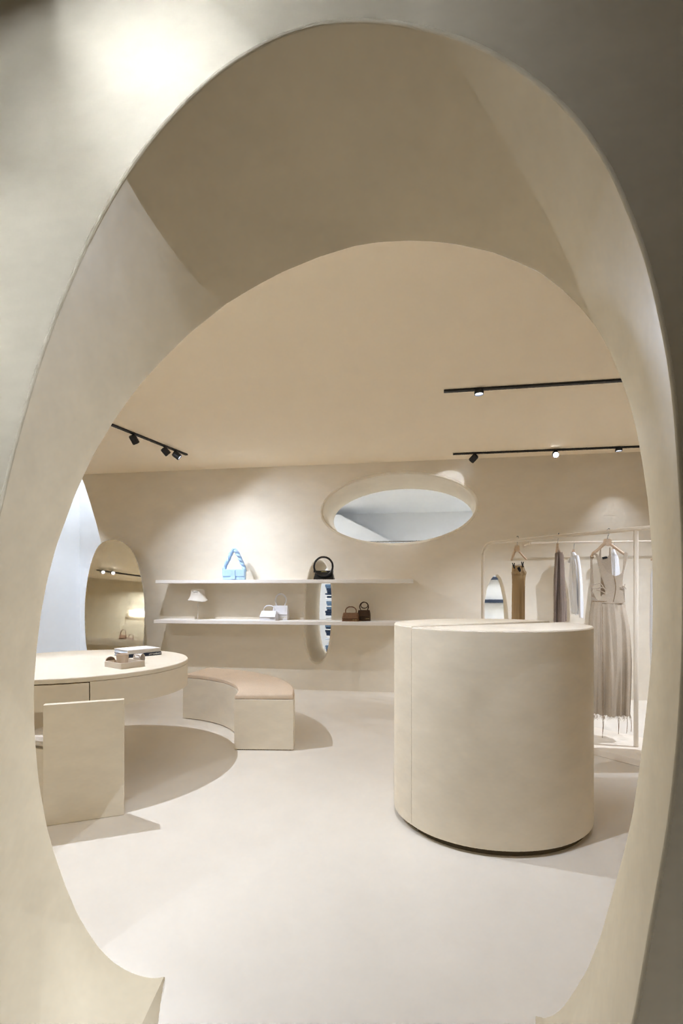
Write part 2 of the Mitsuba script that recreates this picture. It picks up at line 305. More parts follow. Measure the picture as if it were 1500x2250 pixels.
# ---- round table with a drawer
TC, TR, TZ, TA = np.array([-1.889, 3.545]), .750, .75, .56
circ = ellipse_poly(TC[0], TC[1], TR + .009, TR - .01, -.17, 200)
drw_a = at_z(199.5, 1496, .73)[:2]
d0 = np.array([drw_a[0], drw_a[1]]) - TC; a0 = math.atan2(d0[1], d0[0]); a1 = a0 - 1.15
def sector(r0, r1, x0, x1, n=40):
    th = np.linspace(x0, x1, n); return Polygon(np.r_[np.c_[TC[0] + r1 * np.cos(th), TC[1] + r1 * np.sin(th)], np.c_[TC[0] + r0 * np.cos(th[::-1]), TC[1] + r0 * np.sin(th[::-1])]])
put('round_table__tabletop', prism(circ, TZ, TZ - .03, .004), 'table_plaster')
apron = circ.buffer(-.001).difference(sector(.45, 1.0, a1, a0))
put('round_table__apron', prism(apron if apron.geom_type == 'Polygon' else max(apron.geoms, key=lambda g: g.area), TZ - .031, TA), 'table_plaster')
dr_poly = sector(.47, 1.0, a1 + .006, a0 - .006).intersection(circ.buffer(-.003))
put('round_table__drawer', prism(dr_poly, TZ - .036, TA + .001), 'table_plaster')
put('round_table__pedestal', prism(ellipse_poly(TC[0] - .22, TC[1] + .05, .30, .30, 0), TA, 0), 'table_plaster')
tag('round_table', 'round beige plaster table with a deep rim and drawer, carrying books and a tray', 'table')

# ---- stool with an upright panel behind its round seat
pl, pr = np.array([-1.585, 2.632]), np.array([-1.216, 2.772]); pd = (pr - pl) / np.linalg.norm(pr - pl); pn = np.array([-pd[1], pd[0]])
W_ = np.linalg.norm(pr - pl)
mat = frame(np.array([*((pl + pr) / 2), 0]), [*pd, 0])
put('panel_back_stool__back_panel', moved(rbox(W_, .045, .645, .003, (0, .0225, .3235)), mat), 'desk_plaster')
th = np.linspace(0, np.pi, 40)
seat_pts = [(-W_ / 2 + .01, .046)] + [(-.235 * math.cos(a) - .125, .17 + .22 * math.sin(a)) for a in th] + [(W_ / 2 - .08, .046)]
seat_poly = Polygon(seat_pts).buffer(.01).buffer(-.01)
def to_world(poly, m): return Polygon([(m @ np.array([x, y, 0, 1]))[:2] for x, y in poly.exterior.coords])
put('panel_back_stool__seat_base', prism(to_world(seat_poly.difference(Polygon([(-1, -1), (1, -1), (1, .0455), (-1, .0455)])), mat), .395, 0.002), 'desk_plaster')
put('panel_back_stool__seat_cushion', prism(to_world(seat_poly.buffer(-.004).difference(Polygon([(-1, -1), (1, -1), (1, .0465), (-1, .0465)])), mat), .455, .40, .018), 'seat_cloth', 'pale padded seat cushion')
tag('panel_back_stool', 'beige plaster stool with a flat upright back panel before the round table', 'stool')

# ---- curved bench
BC, ri, ro = np.array([-1.81, 3.945]), .965, 1.432
def ring_poly(r0, r1, x0, x1, n=60):
    th = np.radians(np.linspace(x0, x1, n)); return Polygon(np.r_[np.c_[BC[0] + r1 * np.cos(th), BC[1] + r1 * np.sin(th)], np.c_[BC[0] + r0 * np.cos(th[::-1]), BC[1] + r0 * np.sin(th[::-1])]])
put('curved_bench__base', prism(ring_poly(ri, ro, -2.0, 75), .40, .006, .003), 'desk_plaster')
put('curved_bench__plinth', prism(ring_poly(ri + .02, ro - .02, -1.4, 74), .007, 0), 'gap_shade')  # strip toned dark like the shade under the bench edge
cu = ring_poly(ri + .002, ro - .004, -1.8, 74.8)
def cushion(poly, z0, z1, puff, bev=.012):
    c = np.array(poly.exterior.coords)[:-1]; inn = poly.buffer(-bev); e = inn.exterior
    import shapely
    i = np.array([e.interpolate(e.project(shapely.Point(q))).coords[0] for q in c])
    side = loft([np.c_[c, np.full(len(c), z0)], np.c_[c, np.full(len(c), z1 - bev)], np.c_[c * .7 + i * .3, np.full(len(c), z1 - bev * .3)], np.c_[i, np.full(len(c), z1)]], True)
    v, f = tri2d(Polygon(i)); top = M(np.c_[v, np.full(len(v), z1)], f)
    return cat_(side, top, M(np.c_[tri2d(poly)[0], np.full(len(tri2d(poly)[0]), z0)], tri2d(poly)[1][:, ::-1]))
put('curved_bench__cushion', cushion(cu, .404, .435, 0), 'suede', 'tan suede seat pad', smooth=50)
tag('curved_bench', 'low quarter-circle beige plaster bench with a tan suede seat pad beside the round table', 'bench')

# ---- two wall shelves
def shelf(px0, px1, y_top, y_bot, depth, label):
    fr = TW - depth
    a, b = sz(px0, y_top, fr), sz(px1, y_top, fr); z1 = (a[1] + b[1]) / 2; th_ = (y_bot - y_top) / F * 6.0
    m = rbox(b[0] - a[0], depth, th_, .004); m.apply_transform(frame(room((a[0] + b[0]) / 2, TW - depth / 2 + .0005, z1 - th_ / 2), U, N))
    put('wall_shelf', m, 'shelf_paint', label, 'shelf', 'long shelves on the back wall', smooth=30); return z1
SD = 0.36
Z1 = shelf(341, 907, 1273.5, 1281, SD, 'upper long pale wall shelf, carrying the blue and the black handbag')
Z2 = shelf(337, 905, 1364.5, 1372.5, SD, 'lower long pale wall shelf, carrying the bucket hat and four handbags')

# ================================================================== GOODS ON THE SHELVES
def text_on(key, text, h, bsdf, mat, depth=.0012, label=None, mirror=False):
    m = meshkit.text_mesh(text, h, depth, True); b = m.bounds; m.apply_translation([-(b[0, 0] + b[1, 0]) / 2, -(b[0, 1] + b[1, 1]) / 2, 0])
    put(key, moved(m, mat), bsdf, label, smooth=False)
STAND_UP = np.array([[1, 0, 0, 0], [0, 0, -1, 0], [0, 1, 0, 0], [0, 0, 0, 1.0]])       # text plane xy -> xz, facing -y
def on_shelf(px_l, px_r, z, t):
    a, b = at_t(px_l, 1300, t), at_t(px_r, 1300, t); return (a + b) / 2 * np.array([1, 1, 0]) + ZZ * z, np.linalg.norm(b - a)
def handbag(key, px, z, t, h, hh, bsdf, logo, label, group=None, turn=0.0, handle='arch', fold=.42, top=.9, r=.0065, loop=False, logo_at=.28, o=None, w=None, dpt=None, xdir=None):
    if o is None: o, w = on_shelf(px[0], px[1], z, t)
    d = .55 * w if dpt is None else dpt
    a = math.radians(turn); x = (U if xdir is None else xdir); y = np.cross(ZZ, x); x2 = x * math.cos(a) + y * math.sin(a)
    mat = frame(o, x2)
    zf = h * fold; wt = w * top
    prof = lambda wx, y0, y1, zz: [(-wx / 2, y0, zz), (wx / 2, y0, zz), (-wx / 2, y1, zz), (wx / 2, y1, zz)]
    body = hull(prof(w, -d / 2, d / 2, .001) + prof(w * .985, -d / 2 * .98, d / 2 * .98, zf) + prof(wt, d * .02, d * .16, h * .985))
    put(key + '__body', moved(body, mat), bsdf, smooth=20)
    e = .006                                                  # flap: a folded sheet over the sloping front
    y_lo = -d / 2 - .004; fl = hull([(-w * .495, y_lo, zf - .012), (w * .495, y_lo, zf - .012), (-wt * .5, d * .02 - .004, h), (wt * .5, d * .02 - .004, h), (-w * .495, y_lo - e, zf - .012), (w * .495, y_lo - e, zf - .012), (-wt * .5, d * .0 - e, h + .003), (wt * .5, d * .0 - e, h + .003), (-wt / 2, d * .16, h + .003), (wt / 2, d * .16, h + .003), (-wt / 2, d * .16, h - .004), (wt / 2, d * .16, h - .004)])
    put(key + '__flap', moved(fl, mat), bsdf, smooth=20)
    hw = wt * .36 if handle == 'arch' else wt * .30
    if handle in ('arch', 'tall'):
        k = hh
        bulge = 1.0 if handle == 'arch' else 1.28
        pts = [(-hw * 1.08, -.012, h - .05 * w - .01), (-hw * 1.0, -.004, h), (-hw * bulge, .0, h + .45 * k), (-hw * .72 * bulge, .0, h + .82 * k), (0, .0, h + k), (hw * .72 * bulge, .0, h + .82 * k), (hw * bulge, .0, h + .45 * k), (hw * 1.0, -.004, h), (hw * 1.08, -.012, h - .05 * w - .01)]
        pts = [(p[0], p[1] + d * .05, p[2]) for p in pts]
        put(key + '__handle', moved(tube(arc(pts, 44), r, 10), mat), bsdf, smooth=True)
    if loop:
        pts = [(hw * .1 + hw * 1.02 * math.cos(q), d * .05 - .01 - .01 * math.sin(2 * q), h + hh * .62 + hh * .36 * math.sin(q)) for q in np.linspace(0, 2 * np.pi, 40, endpoint=False)]
        put(key + '__handle', moved(tube(pts, r * .9, 10, True), mat), bsdf, smooth=True)
    for s in (-1, 1):                                          # leather tabs that hold the handle
        zb_ = h * .56; f_ = (zb_ - zf) / (h - zf); yb = y_lo * (1 - f_) + d * .01 * f_ - .006
        tb = hull([(s * hw * 1.02 + q * .016, d * .0 - .009, h) for q in (-1, 1)] + [(s * hw * 1.02 + q * .016, d * .0 - .002, h) for q in (-1, 1)] + [(s * hw * 1.22, yb - .003, zb_), (s * hw * 1.22, yb + .004, zb_)])
        put(key + '__handle_tab', moved(tb, mat), bsdf, smooth=20)
    lm = mat @ np.array([[1, 0, 0, w * logo_at], [0, 1, 0, -d / 2 - .0012], [0, 0, 1, zf * .40], [0, 0, 0, 1.0]]) @ STAND_UP
    text_on(key + '__logo', 'JACQUEMUS', w * .034, logo, lm, .0025, 'small metal lettering')
    tag(key, label, 'handbag', group)
    return mat
TS = TW - SD + .10
# white pair
handbag('white_handbag', (600, 633), Z2, TS + .11, .255 * .70, .15, 'white_leather', 'brass', 'tall white handbag with a high hoop handle on the lower shelf', turn=2, handle='tall', fold=.48, top=.92, r=.008)
handbag('small_white_handbag', (573.5, 608.5), Z2, TS, .115, .068, 'white_leather', 'grey_metal', 'low wide white handbag with a short handle, left of the taller white one', turn=-4, fold=.5, top=.93, r=.0065)
# brown pair
handbag('brown_handbag', (753, 788), Z2, TS, .098, .075, 'brown_leather', 'brass', 'mid brown wide handbag with an arched handle on the lower shelf right of the slot', turn=-2, fold=.5, top=.93, r=.0065)
handbag('dark_brown_handbag', (785.5, 813.5), Z2, TS + .10, .128, .10, 'dark_brown_leather', 'brass', 'dark brown upright handbag with a looped rolled handle, rightmost on the lower shelf', turn=0, handle='tall', fold=.56, top=.90, loop=True, r=.006)
# black bag with ring
o, w = on_shelf(690, 734, Z1, TS - .02); mat = frame(o, U)
body = hull([(q * w / 2, y, .0) for q in (-1, 1) for y in (-.045, .045)] + [(q * w * .41, y, .105) for q in (-1, 1) for y in (-.012, .03)])
put('black_ring_handbag__body', moved(body, mat), 'black_leather', smooth=20)
flp = hull([(q * w * .415, y, z) for q in (-1, 1) for y, z in ((.03, .108), (-.014, .108), (-.018, .100))] + [(q * w * .30, y, .03) for q in (-1, 1) for y in (-.046, -.040)])
put('black_ring_handbag__flap', moved(flp, mat), 'black_leather', smooth=20)
Rr = .1135
put('black_ring_handbag__ring_handle', moved(tube([(Rr * math.cos(q) + .002, -.062 - .0 * math.sin(q), .155 + Rr * math.sin(q)) for q in np.linspace(0, 2 * np.pi, 64, endpoint=False)], .0115, 14, True), mat), 'black_leather', 'large round ring handle', smooth=True)
for s in (-1, 1): put('black_ring_handbag__ring_holder', moved(rbox(.014, .06, .03, .004, (s * Rr * .96, -.04, .10)), mat), 'black_leather')
text_on('black_ring_handbag__logo', 'JACQUEMUS', .0085, 'brass', mat @ np.array([[1, 0, 0, 0], [0, 1, 0, -.0215], [0, 0, 1, .096], [0, 0, 0, 1.0]]) @ STAND_UP, .003, 'gold lettering')
tag('black_ring_handbag', 'black handbag with a big round ring handle on the upper shelf', 'handbag')
# blue bag with plaited handle
o, w = on_shelf(491, 538, Z1, TS + .02); mat = frame(o, U * math.cos(.10) + N * math.sin(.10))
put('blue_handbag__body', moved(rbox(w, .075, .128, .012, (0, 0, .065)), mat), 'blue_plush', smooth=40)
put('blue_handbag__flap', moved(rbox(w * 1.0, .014, .088, .006, (0, -.041, .088)), mat), 'blue_plush', smooth=40)
put('blue_handbag__closing_tab', moved(rbox(w * .20, .012, .115, .005, (-.002, -.052, .066)), mat), 'blue_plush', smooth=40)
text_on('blue_handbag__logo', 'JACQUEMUS', .007, 'pale_cloth', mat @ np.array([[1, 0, 0, w * .33], [0, 1, 0, -.039], [0, 0, 1, .024], [0, 0, 0, 1.0]]) @ STAND_UP, .002)
hp = arc([(-w * .46, 0, .11), (-w * .42, 0, .17), (-w * .24, 0, .27), (-w * .10, 0, .352), (-.002, 0, .375), (w * .12, 0, .345), (w * .27, 0, .26), (w * .43, 0, .16), (w * .47, 0, .11)], 120)
ss = np.r_[0, np.cumsum(np.linalg.norm(np.diff(hp, axis=0), axis=1))]; tg = np.gradient(hp, axis=0); tg /= np.linalg.norm(tg, axis=1, keepdims=True); nx = np.cross(tg, [0, 1, 0])
for q in range(2):
    ph = ss * 52 + q * np.pi
    put('blue_handbag__handle_strand', moved(tube(hp + nx * (.0135 * np.cos(ph))[:, None] + np.array([0, 1, 0]) * (.0135 * np.sin(ph))[:, None], .0155 - .0025 * np.cos(2 * ph), 9), mat), 'blue_plush', smooth=True)
tag('blue_handbag', 'sky blue plush handbag with a thick plaited handle on the upper shelf', 'handbag')
# bucket hat on its stand
hc = at_t(434.5, 1300, TW - .20) * np.array([1, 1, 0])
zb = lambda y: CAM + (HOR - y) / F * hc[1]
px = hc[1] / F
put('hat_stand__base', trimesh.creation.cylinder(.035, .004, sections=32, transform=T_(hc) if False else np.array([[1, 0, 0, hc[0]], [0, 1, 0, hc[1]], [0, 0, 1, Z2 + .002], [0, 0, 0, 1.0]])), 'stand_metal')
put('hat_stand__pole', tube([hc + ZZ * (Z2 + .003), hc + ZZ * zb(1322)], .0048, 12), 'stand_metal')
put('hat_stand__head_plate', trimesh.creation.cylinder(.05, .006, sections=32, transform=np.array([[1, 0, 0, hc[0]], [0, 1, 0, hc[1]], [0, 0, 1, zb(1297)], [0, 0, 0, 1.0]])), 'stand_metal')
put('hat_stand__pole', tube([hc + ZZ * zb(1322), hc + ZZ * zb(1297)], .0048, 12), 'stand_metal')
tag('hat_stand', 'thin pale metal stand on the lower shelf holding the bucket hat', 'hat stand')
def lathe(prof, n=48, wob=None):
    prof = np.asarray(prof, float); th = np.linspace(0, 2 * np.pi, n, endpoint=False); rings_ = []
    for r, z in prof:
        rr = r * (1 + (wob(th, r, z) if wob else 0)); rings_.append(np.c_[rr * np.cos(th), rr * np.sin(th), np.full(n, z)])
    return loft(rings_, True)
bz = zb(1318)
crown = [(0.0005, zb(1294) - bz), (8 * px, zb(1294.2) - bz), (13.2 * px, zb(1295.2) - bz), (14.2 * px, zb(1297) - bz), (14.8 * px, zb(1303) - bz), (15.4 * px, zb(1307) - bz)]
hm = lathe(crown); hm.apply_translation([hc[0], hc[1], bz]); put('bucket_hat__crown', hm, 'hat_cotton', smooth=40)
def brim_z(th, r): return .010 * np.sin(2 * th + .6) + .006 * np.sin(3 * th)
th = np.linspace(0, 2 * np.pi, 72, endpoint=False); rr_ = []
for q, (r, z) in enumerate([(15.3, 1306.6), (15.8, 1309), (17.5, 1313), (19.6, 1316.5), (21.5, 1319), (21.3, 1319.8), (17.4, 1314), (15.4, 1309.3)]):
    f_ = min(1, max(0, (r - 15.3) / 6)); rr_.append(np.c_[hc[0] + r * px * np.cos(th), hc[1] + r * px * np.sin(th), zb(z) + f_ * brim_z(th, r)])
put('bucket_hat__brim', loft(rr_, True), 'hat_cotton', smooth=50)
hb = lathe([(15.35 * px, zb(1304.8)), (15.75 * px, zb(1305)), (15.8 * px, zb(1305.8)), (15.45 * px, zb(1306))]); hb.apply_translation([hc[0], hc[1], 0]); put('bucket_hat__band_seam', hb, 'hat_cotton', smooth=40)
put('bucket_hat__chin_cord', tube(arc([hc + [.03, -.06, zb(1317)], hc + [.032, -.062, zb(1326)], hc + [.026, -.06, zb(1334)]], 12), .0025, 8), 'hat_cotton')
text_on('bucket_hat__logo', 'JACQUEMUS', .0085, 'grey_metal', frame(hc + np.array([-2 * px, -14.9 * px, zb(1300.5)]), [1, 0, 0]) @ STAND_UP, .003, 'grey metal lettering')
tag('bucket_hat', 'cream cotton bucket hat with a wavy brim propped on a thin stand', 'hat')

# ================================================================== ON THE TABLE
def book(key, quad, z0, z1, cover, pages, label, spine=None):
    """quad: near-left, near-right, far-right, far-left corners in plan; the spine faces the near side, page edges the left."""
    q = np.array(quad)[:, :2]; ax = (q[1] - q[0]) / np.linalg.norm(q[1] - q[0]); ay = np.array([-ax[1], ax[0]]); L, D = np.linalg.norm(q[1] - q[0]), np.linalg.norm(q[3] - q[0]) 
    mat = frame(np.array([*q[0], z0]), [*ax, 0]); h = z1 - z0
    put(key + '__cover', cat_(*[moved(rbox(L, D, .0032, .0012, (L / 2, D / 2, zz)), mat) for zz in (.0017, h - .0017)]), cover)
    put(key + '__spine', moved(rbox(L, .0045, h, .0015, (L / 2, .0022, h / 2)), mat), cover)
    put(key + '__pages', moved(box(L - .008, D - .010, h - .006, (L / 2, D / 2 + .001, h / 2)), mat), pages, 'page block edge')
    if spine: text_on(key + '__spine_lettering', spine, h * .46, 'print_white', mat @ np.array([[1, 0, 0, L * .80], [0, 1, 0, .0002], [0, 0, 1, h * .5], [0, 0, 0, 1.0]]) @ STAND_UP, .0012, 'white lettering')
    tag(key, label, 'book', 'books on the round table')
    return mat
bl, br_ = at_z(281, 1446, TZ)[:2], at_z(354.5, 1438.5, TZ)[:2]
ax = (br_ - bl) / np.linalg.norm(br_ - bl); ay = np.array([-ax[1], ax[0]]); BD = .235
book('navy_book', [bl, br_, br_ + ay * BD, bl + ay * BD], TZ, TZ + .026, 'book_navy', 'book_pages', 'dark navy book with white lettering on its spine, under the white one', 'JACQUEMUS')
bl2, br2 = bl + ax * .0 + ay * .004, br_ - ax * .004 + ay * .004
book('white_book', [bl2, br2, br2 + ay * BD, bl2 + ay * BD], TZ + .0262, TZ + .056, 'book_white', 'book_pages', 'white book with pale blue page edges lying on top of the navy one')
# tray with cups
tn, tl, tr_ = at_z(265.5, 1471, TZ)[:2], at_z(216, 1467.5, TZ)[:2], at_z(318, 1464, TZ)[:2]
ex = (tr_ - tn); LX = np.linalg.norm(ex); ex /= LX; ey = np.array([-ex[1], ex[0]]); LY = .20
tm = frame(np.array([*tn, TZ]), [*ex, 0]); th_, hh_ = .006, .038
put('tray__base', moved(box(LX, LY, .005, (LX / 2, LY / 2, .0026)), tm), 'tray_card')
for b_, c_ in (((LX, th_, hh_), (LX / 2, th_ / 2, hh_ / 2)), ((LX, th_, hh_), (LX / 2, LY - th_ / 2, hh_ / 2)), ((th_, LY, hh_), (th_ / 2, LY / 2, hh_ / 2)), ((th_, LY, hh_), (LX - th_ / 2, LY / 2, hh_ / 2))):
    put('tray__side', moved(rbox(*b_, .0015, c_), tm), 'tray_card')
tag('tray', 'shallow square cream tray with cups, in front of the books on the round table', 'tray')
def cup_mesh(r0, r1, h, w=.0035):
    return lathe([(.0005, .0), (r0 * .96, 0), (r0, .003), (r1, h - .001), (r1 - w / 2, h + .0008), (r1 - w, h - .001), (r0 - w, w + .002), (.0005, w)], 44)
def cup(key, at, r0, r1, h, bsdf, label, tilt=None, handle=True, hdir=0.0):
    m = cup_mesh(r0, r1, h)
    parts = [('body', m)]
    if handle: parts.append(('handle', moved(tube(arc([(r1 * .96, 0, h * .82), (r1 + .018, 0, h * .80), (r1 + .024, 0, h * .5), (r1 + .012, 0, h * .24), (r0 * .99, 0, h * .2)], 20), .0042, 8), trimesh.transformations.rotation_matrix(hdir, [0, 0, 1]))))
    X = tm @ np.array([[1, 0, 0, at[0]], [0, 1, 0, at[1]], [0, 0, 1, .0054], [0, 0, 0, 1.0]])
    if tilt is not None: X = X @ tilt
    for nm, q in parts: put(f'{key}__{nm}', moved(q, X), bsdf, smooth=40)
    tag(key, label, 'cup', 'cups on the tray')
R = trimesh.transformations.rotation_matrix
def lying(r1, yaw): a = R(yaw, [0, 0, 1]) @ np.array([[1, 0, 0, 0], [0, 1, 0, 0], [0, 0, 1, r1], [0, 0, 0, 1.0]]) @ R(math.pi / 2, [1, 0, 0]); return a
def tl_(x, y, z): p = at_z(x, y, TZ + z)[:2] - tn; return (float(p @ ex), float(p @ ey))
cup('pink_cup', tl_(269, 1460, .008), .034, .040, .074, 'cup_pink', 'upright pale pink beige cup standing in the middle of the tray', handle=False)
cup('tipped_cup', tl_(240, 1459.5, .006), .026, .031, .05, 'cup_pink', 'small beige cup lying on its side at the left end of the tray', tilt=lying(.029, -.35), handle=False)
cup('white_cup', tl_(297, 1456, .006), .028, .033, .055, 'cup_white', 'white cup lying on its side at the right end of the tray', tilt=lying(.033, .5) @ R(2.6, [0, 0, 1]), handle=True)

# ================================================================== EGG MIRROR
MP = np.array([-2.83, 6.2, 1.05]); tilt = math.radians(9.3)
MN = np.array([.133, -.991, 0]) * math.cos(tilt) + ZZ * math.sin(tilt); MN /= np.linalg.norm(MN)
mir_px = [(250,1185),(266,1189),(282,1200),(298,1225),(309,1263),(315,1297),(318,1343),(317,1388),(314,1422),(306,1460),(292,1490),(272,1508),(253,1513),(234,1508),(214,1490),(200,1460),(190,1422),(187,1388),(186,1343),(188,1304),(196,1252),(207,1216),(223,1193),(236,1187)]
mo = np.array([at_plane(x, y, MP, MN) for x, y in mir_px]); mo = resample(np.vstack([arc(np.vstack([mo, mo[:1]]), 400)]), 121)[:-1]
mx = np.cross(ZZ, -MN); mx /= np.linalg.norm(mx); my = np.cross(-MN, mx) * -1; my = my if my[2] > 0 else -my
loc = np.stack([(mo - MP) @ mx, (mo - MP) @ my], 1); loc[:, 1] = np.maximum(loc[:, 1], -MP[2] / my[2] + .004)
v, f = tri2d(Polygon(loc).buffer(-.003)); put('egg_mirror__glass', M([MP + a * mx + b * my + MN * .0008 for a, b in v], f), 'mirror_glass', 'mirror glass', smooth=False)
bb = trimesh.creation.extrude_polygon(Polygon(loc), .018, engine='earcut'); bm_ = np.eye(4); bm_[:3, 0], bm_[:3, 1], bm_[:3, 2], bm_[:3, 3] = mx, my, -MN, MP
put('egg_mirror__backing', moved(bb, bm_), 'mirror_edge', 'thin edge and backing', smooth=30)
stb = MP - MN * .018 + my * .5
put('egg_mirror__prop_leg', tube([stb, np.array([stb[0] - MN[0] * .42, stb[1] - MN[1] * .42, 0.008])], .012, 10), 'rack_paint')
tag('egg_mirror', 'frameless egg-shaped standing mirror behind the round table, reflecting a lit shelf', 'mirror')
def seen_in_mirror(x, y, t=TB, off=0.0):
    p = at_plane(x, y, MP, MN); d = ray(x, y); d = d - 2 * (d @ MN) * MN; k = (t + off - p @ N) / (d @ N); return p + d * k
def mirror_at_z(x, y, z):
    p = at_plane(x, y, MP, MN); d = ray(x, y); d = d - 2 * (d @ MN) * MN; return p + d * ((z - p[2]) / d[2])

# ---- what the mirror shows: a shelf with two bags, a lit sign, a track
pa, pb = seen_in_mirror(192, 1411), seen_in_mirror(330, 1411)
zS = float(pa[2]); s_a, s_b = sorted((pa @ U, pb @ U))
sd = .42
m = rbox(s_b + .8 - s_a if False else s_b - s_a + .5, sd, .05, .004)
s_lo, s_hi = s_a - .5, s_b
m.apply_transform(frame(room((s_lo + s_hi) / 2, TB + sd / 2 + .001, zS - .025), U, N)); put('wall_ledge', m, 'shelf_paint', 'pale ledge reflected in the egg mirror, carrying two tan handbags', 'shelf')
def mirror_bag(key, x0, x1, ytop, hh, label):
    a, b = seen_in_mirror(x0, 1400, TB + .25), seen_in_mirror(x1, 1400, TB + .25); c = (a + b) / 2; w = np.linalg.norm(a - b)
    handbag(key, None, 0, 0, w * ytop, w * hh, 'tan_leather', 'brass', label, handle='arch', fold=.5, o=np.array([c[0], c[1], zS + .001]), w=w, dpt=w * .45, xdir=-U, r=.008)
mirror_bag('tall_tan_handbag', 261.5, 278.5, .85, .78, 'taller tan handbag reflected in the egg mirror')
mirror_bag('small_tan_handbag', 280, 295.5, .55, .55, 'smaller tan handbag beside the taller one in the egg mirror')
sg = seen_in_mirror(303, 1349); sw = np.linalg.norm(seen_in_mirror(284, 1349) - seen_in_mirror(322, 1349)); sh = np.linalg.norm(seen_in_mirror(303, 1342) - seen_in_mirror(303, 1356))
tx = meshkit.text_mesh('JACQUEMUS', 1.0, .3, True); b = tx.bounds; tx.apply_translation(-(b[0] + b[1]) / 2); tx.apply_scale([sw / (b[1, 0] - b[0, 0]), sh / (b[1, 1] - b[0, 1]) * .85, .08])
put('lit_sign__letters', moved(tx, frame(sg + N * .03, -U) @ STAND_UP), 'print_white', emitter={'type': 'area', 'radiance': {'type': 'rgb', 'value': [4.5, 4.5, 4.7]}, 'sampling_weight': 0.3}, smooth=False)
put('lit_sign__mount', moved(rbox(sw * .96, .012, .016, .003), frame(sg + N * .007, U)), 'shelf_paint')
tag('lit_sign', 'glowing white letter sign reflected in the egg mirror', 'sign')

# ================================================================== CLOTHES RACK AND RAIL
RP = np.array([2.275, 3.83]); RD = np.array([-.589, .808]); RN = np.array([-RD[1], RD[0]]); BZ = 1.735
def rk(k, z): p = RP + RD * k; return np.array([p[0], p[1], z])
kL = 1.444
corner = [rk(kL - .11, BZ) + 0 * ZZ] + [rk(kL - .11 + .11 * math.sin(a), BZ - .11 + .11 * math.cos(a)) for a in np.linspace(.1, np.pi / 2, 10)]
put('clothes_rack__top_bar', tube([rk(-.95, BZ), rk(-.5, BZ), rk(0, BZ), rk(.7, BZ)] + corner, .0165, 16), 'rack_paint', smooth=True)
put('clothes_rack__post', tube([rk(kL, BZ - .112), rk(kL, .055)], .0165, 16), 'rack_paint', smooth=40)
put('clothes_rack__post', tube([rk(0, BZ - .012), rk(0, .055)], .0165, 16), 'rack_paint', smooth=40)
put('clothes_rack__base', moved(rbox(2.75, .60, .05, .004, (0, 0, .026)), frame(rk(.45, 0), [*RD, 0])), 'rack_paint')
tag('clothes_rack', 'cream tubular clothes rack on a flat platform behind the round counter', 'clothes rack')
RZ = 1.80
r0, r1 = at_z(1165, 1193, RZ), at_z(1440, 1189.2, RZ)
wl = r0 + N * ((TW - r0 @ N) - .001)
put('wall_rail__bar', tube([r0, r1, r1 + (r1 - r0) * .4], .0125, 14), 'rack_paint', smooth=40)
put('wall_rail__bracket', tube([wl, r0 + N * .0], .0125, 14), 'rack_paint', smooth=40)
fl = trimesh.creation.cylinder(.035, .008, sections=32); fl.apply_transform(R(-math.pi / 2, [1, 0, 0])); fl.apply_transform(R(-A9, [0, 0, 1])); fl.apply_translation(wl - N * .004)
put('wall_rail__wall_plate', fl, 'rack_paint')
tag('wall_rail', 'thin cream hanging rail fixed to the back wall behind the clothes rack', 'rail')

# ---- garments
class Hang:
    """A vertical plane through a point of a bar, across the line of sight turned by yaw; pixels are read on it once to size the garment."""
    def __init__(self, p, yaw=0.0):
        self.p = np.asarray(p, float); v = np.array([p[0], p[1], 0]); v /= np.linalg.norm(v); a = math.radians(yaw)
        d = np.array([v[1], -v[0], 0]); self.d = d * math.cos(a) + v * math.sin(a); self.n = np.cross(self.d, ZZ) * -1
        self.n = self.n if self.n @ v > 0 else -self.n                 # points away from the viewer
    def at(self, x, y, off=0.0): return at_plane(x, y, self.p, self.n) + self.n * off
def tube_cloth(H, rows, depth, off=0.0, folds=5, amp=.12, seed=0, n=72, steps=46, d0=.35, hem=0.0):
    rows = np.array(rows, float); ys = np.linspace(rows[0, 0], rows[-1, 0], steps); L = PchipInterpolator(rows[:, 0], rows[:, 1])(ys); Rr = PchipInterpolator(rows[:, 0], rows[:, 2])(ys)
    th = np.linspace(0, 2 * np.pi, n, endpoint=False); rg = np.random.RandomState(seed); ph = rg.rand(6) * 6.28; out = []
    for i, y in enumerate(ys):
        k = i / (steps - 1); a, b = H.at(L[i], y), H.at(Rr[i], y); c = (a + b) / 2; hw = np.linalg.norm(b - a) / 2; dp = depth * (d0 + (1 - d0) * min(1, k * 1.6))
        m = amp * min(1, .25 + k * 1.3) * (np.sin(folds * th + ph[0] + .9 * k) + .6 * np.sin((2 * folds + 1) * th + ph[1] - 1.4 * k) + .35 * np.sin((3 * folds + 2) * th + ph[2] + 2 * k))
        x = np.cos(th) * hw * (1 + m * .0); w_ = np.sin(th) * dp * (1 + m) + .3 * dp * m
        w_ = w_ + off
        zz = np.full(n, c[2])
        if i == steps - 1 and hem: zz = zz + hem * (rg.rand(n) - .5)
        pts = c[None] + np.outer(x, H.d) + np.outer(w_, H.n); pts[:, 2] = zz; out.append(pts)
    return loft(out, True)
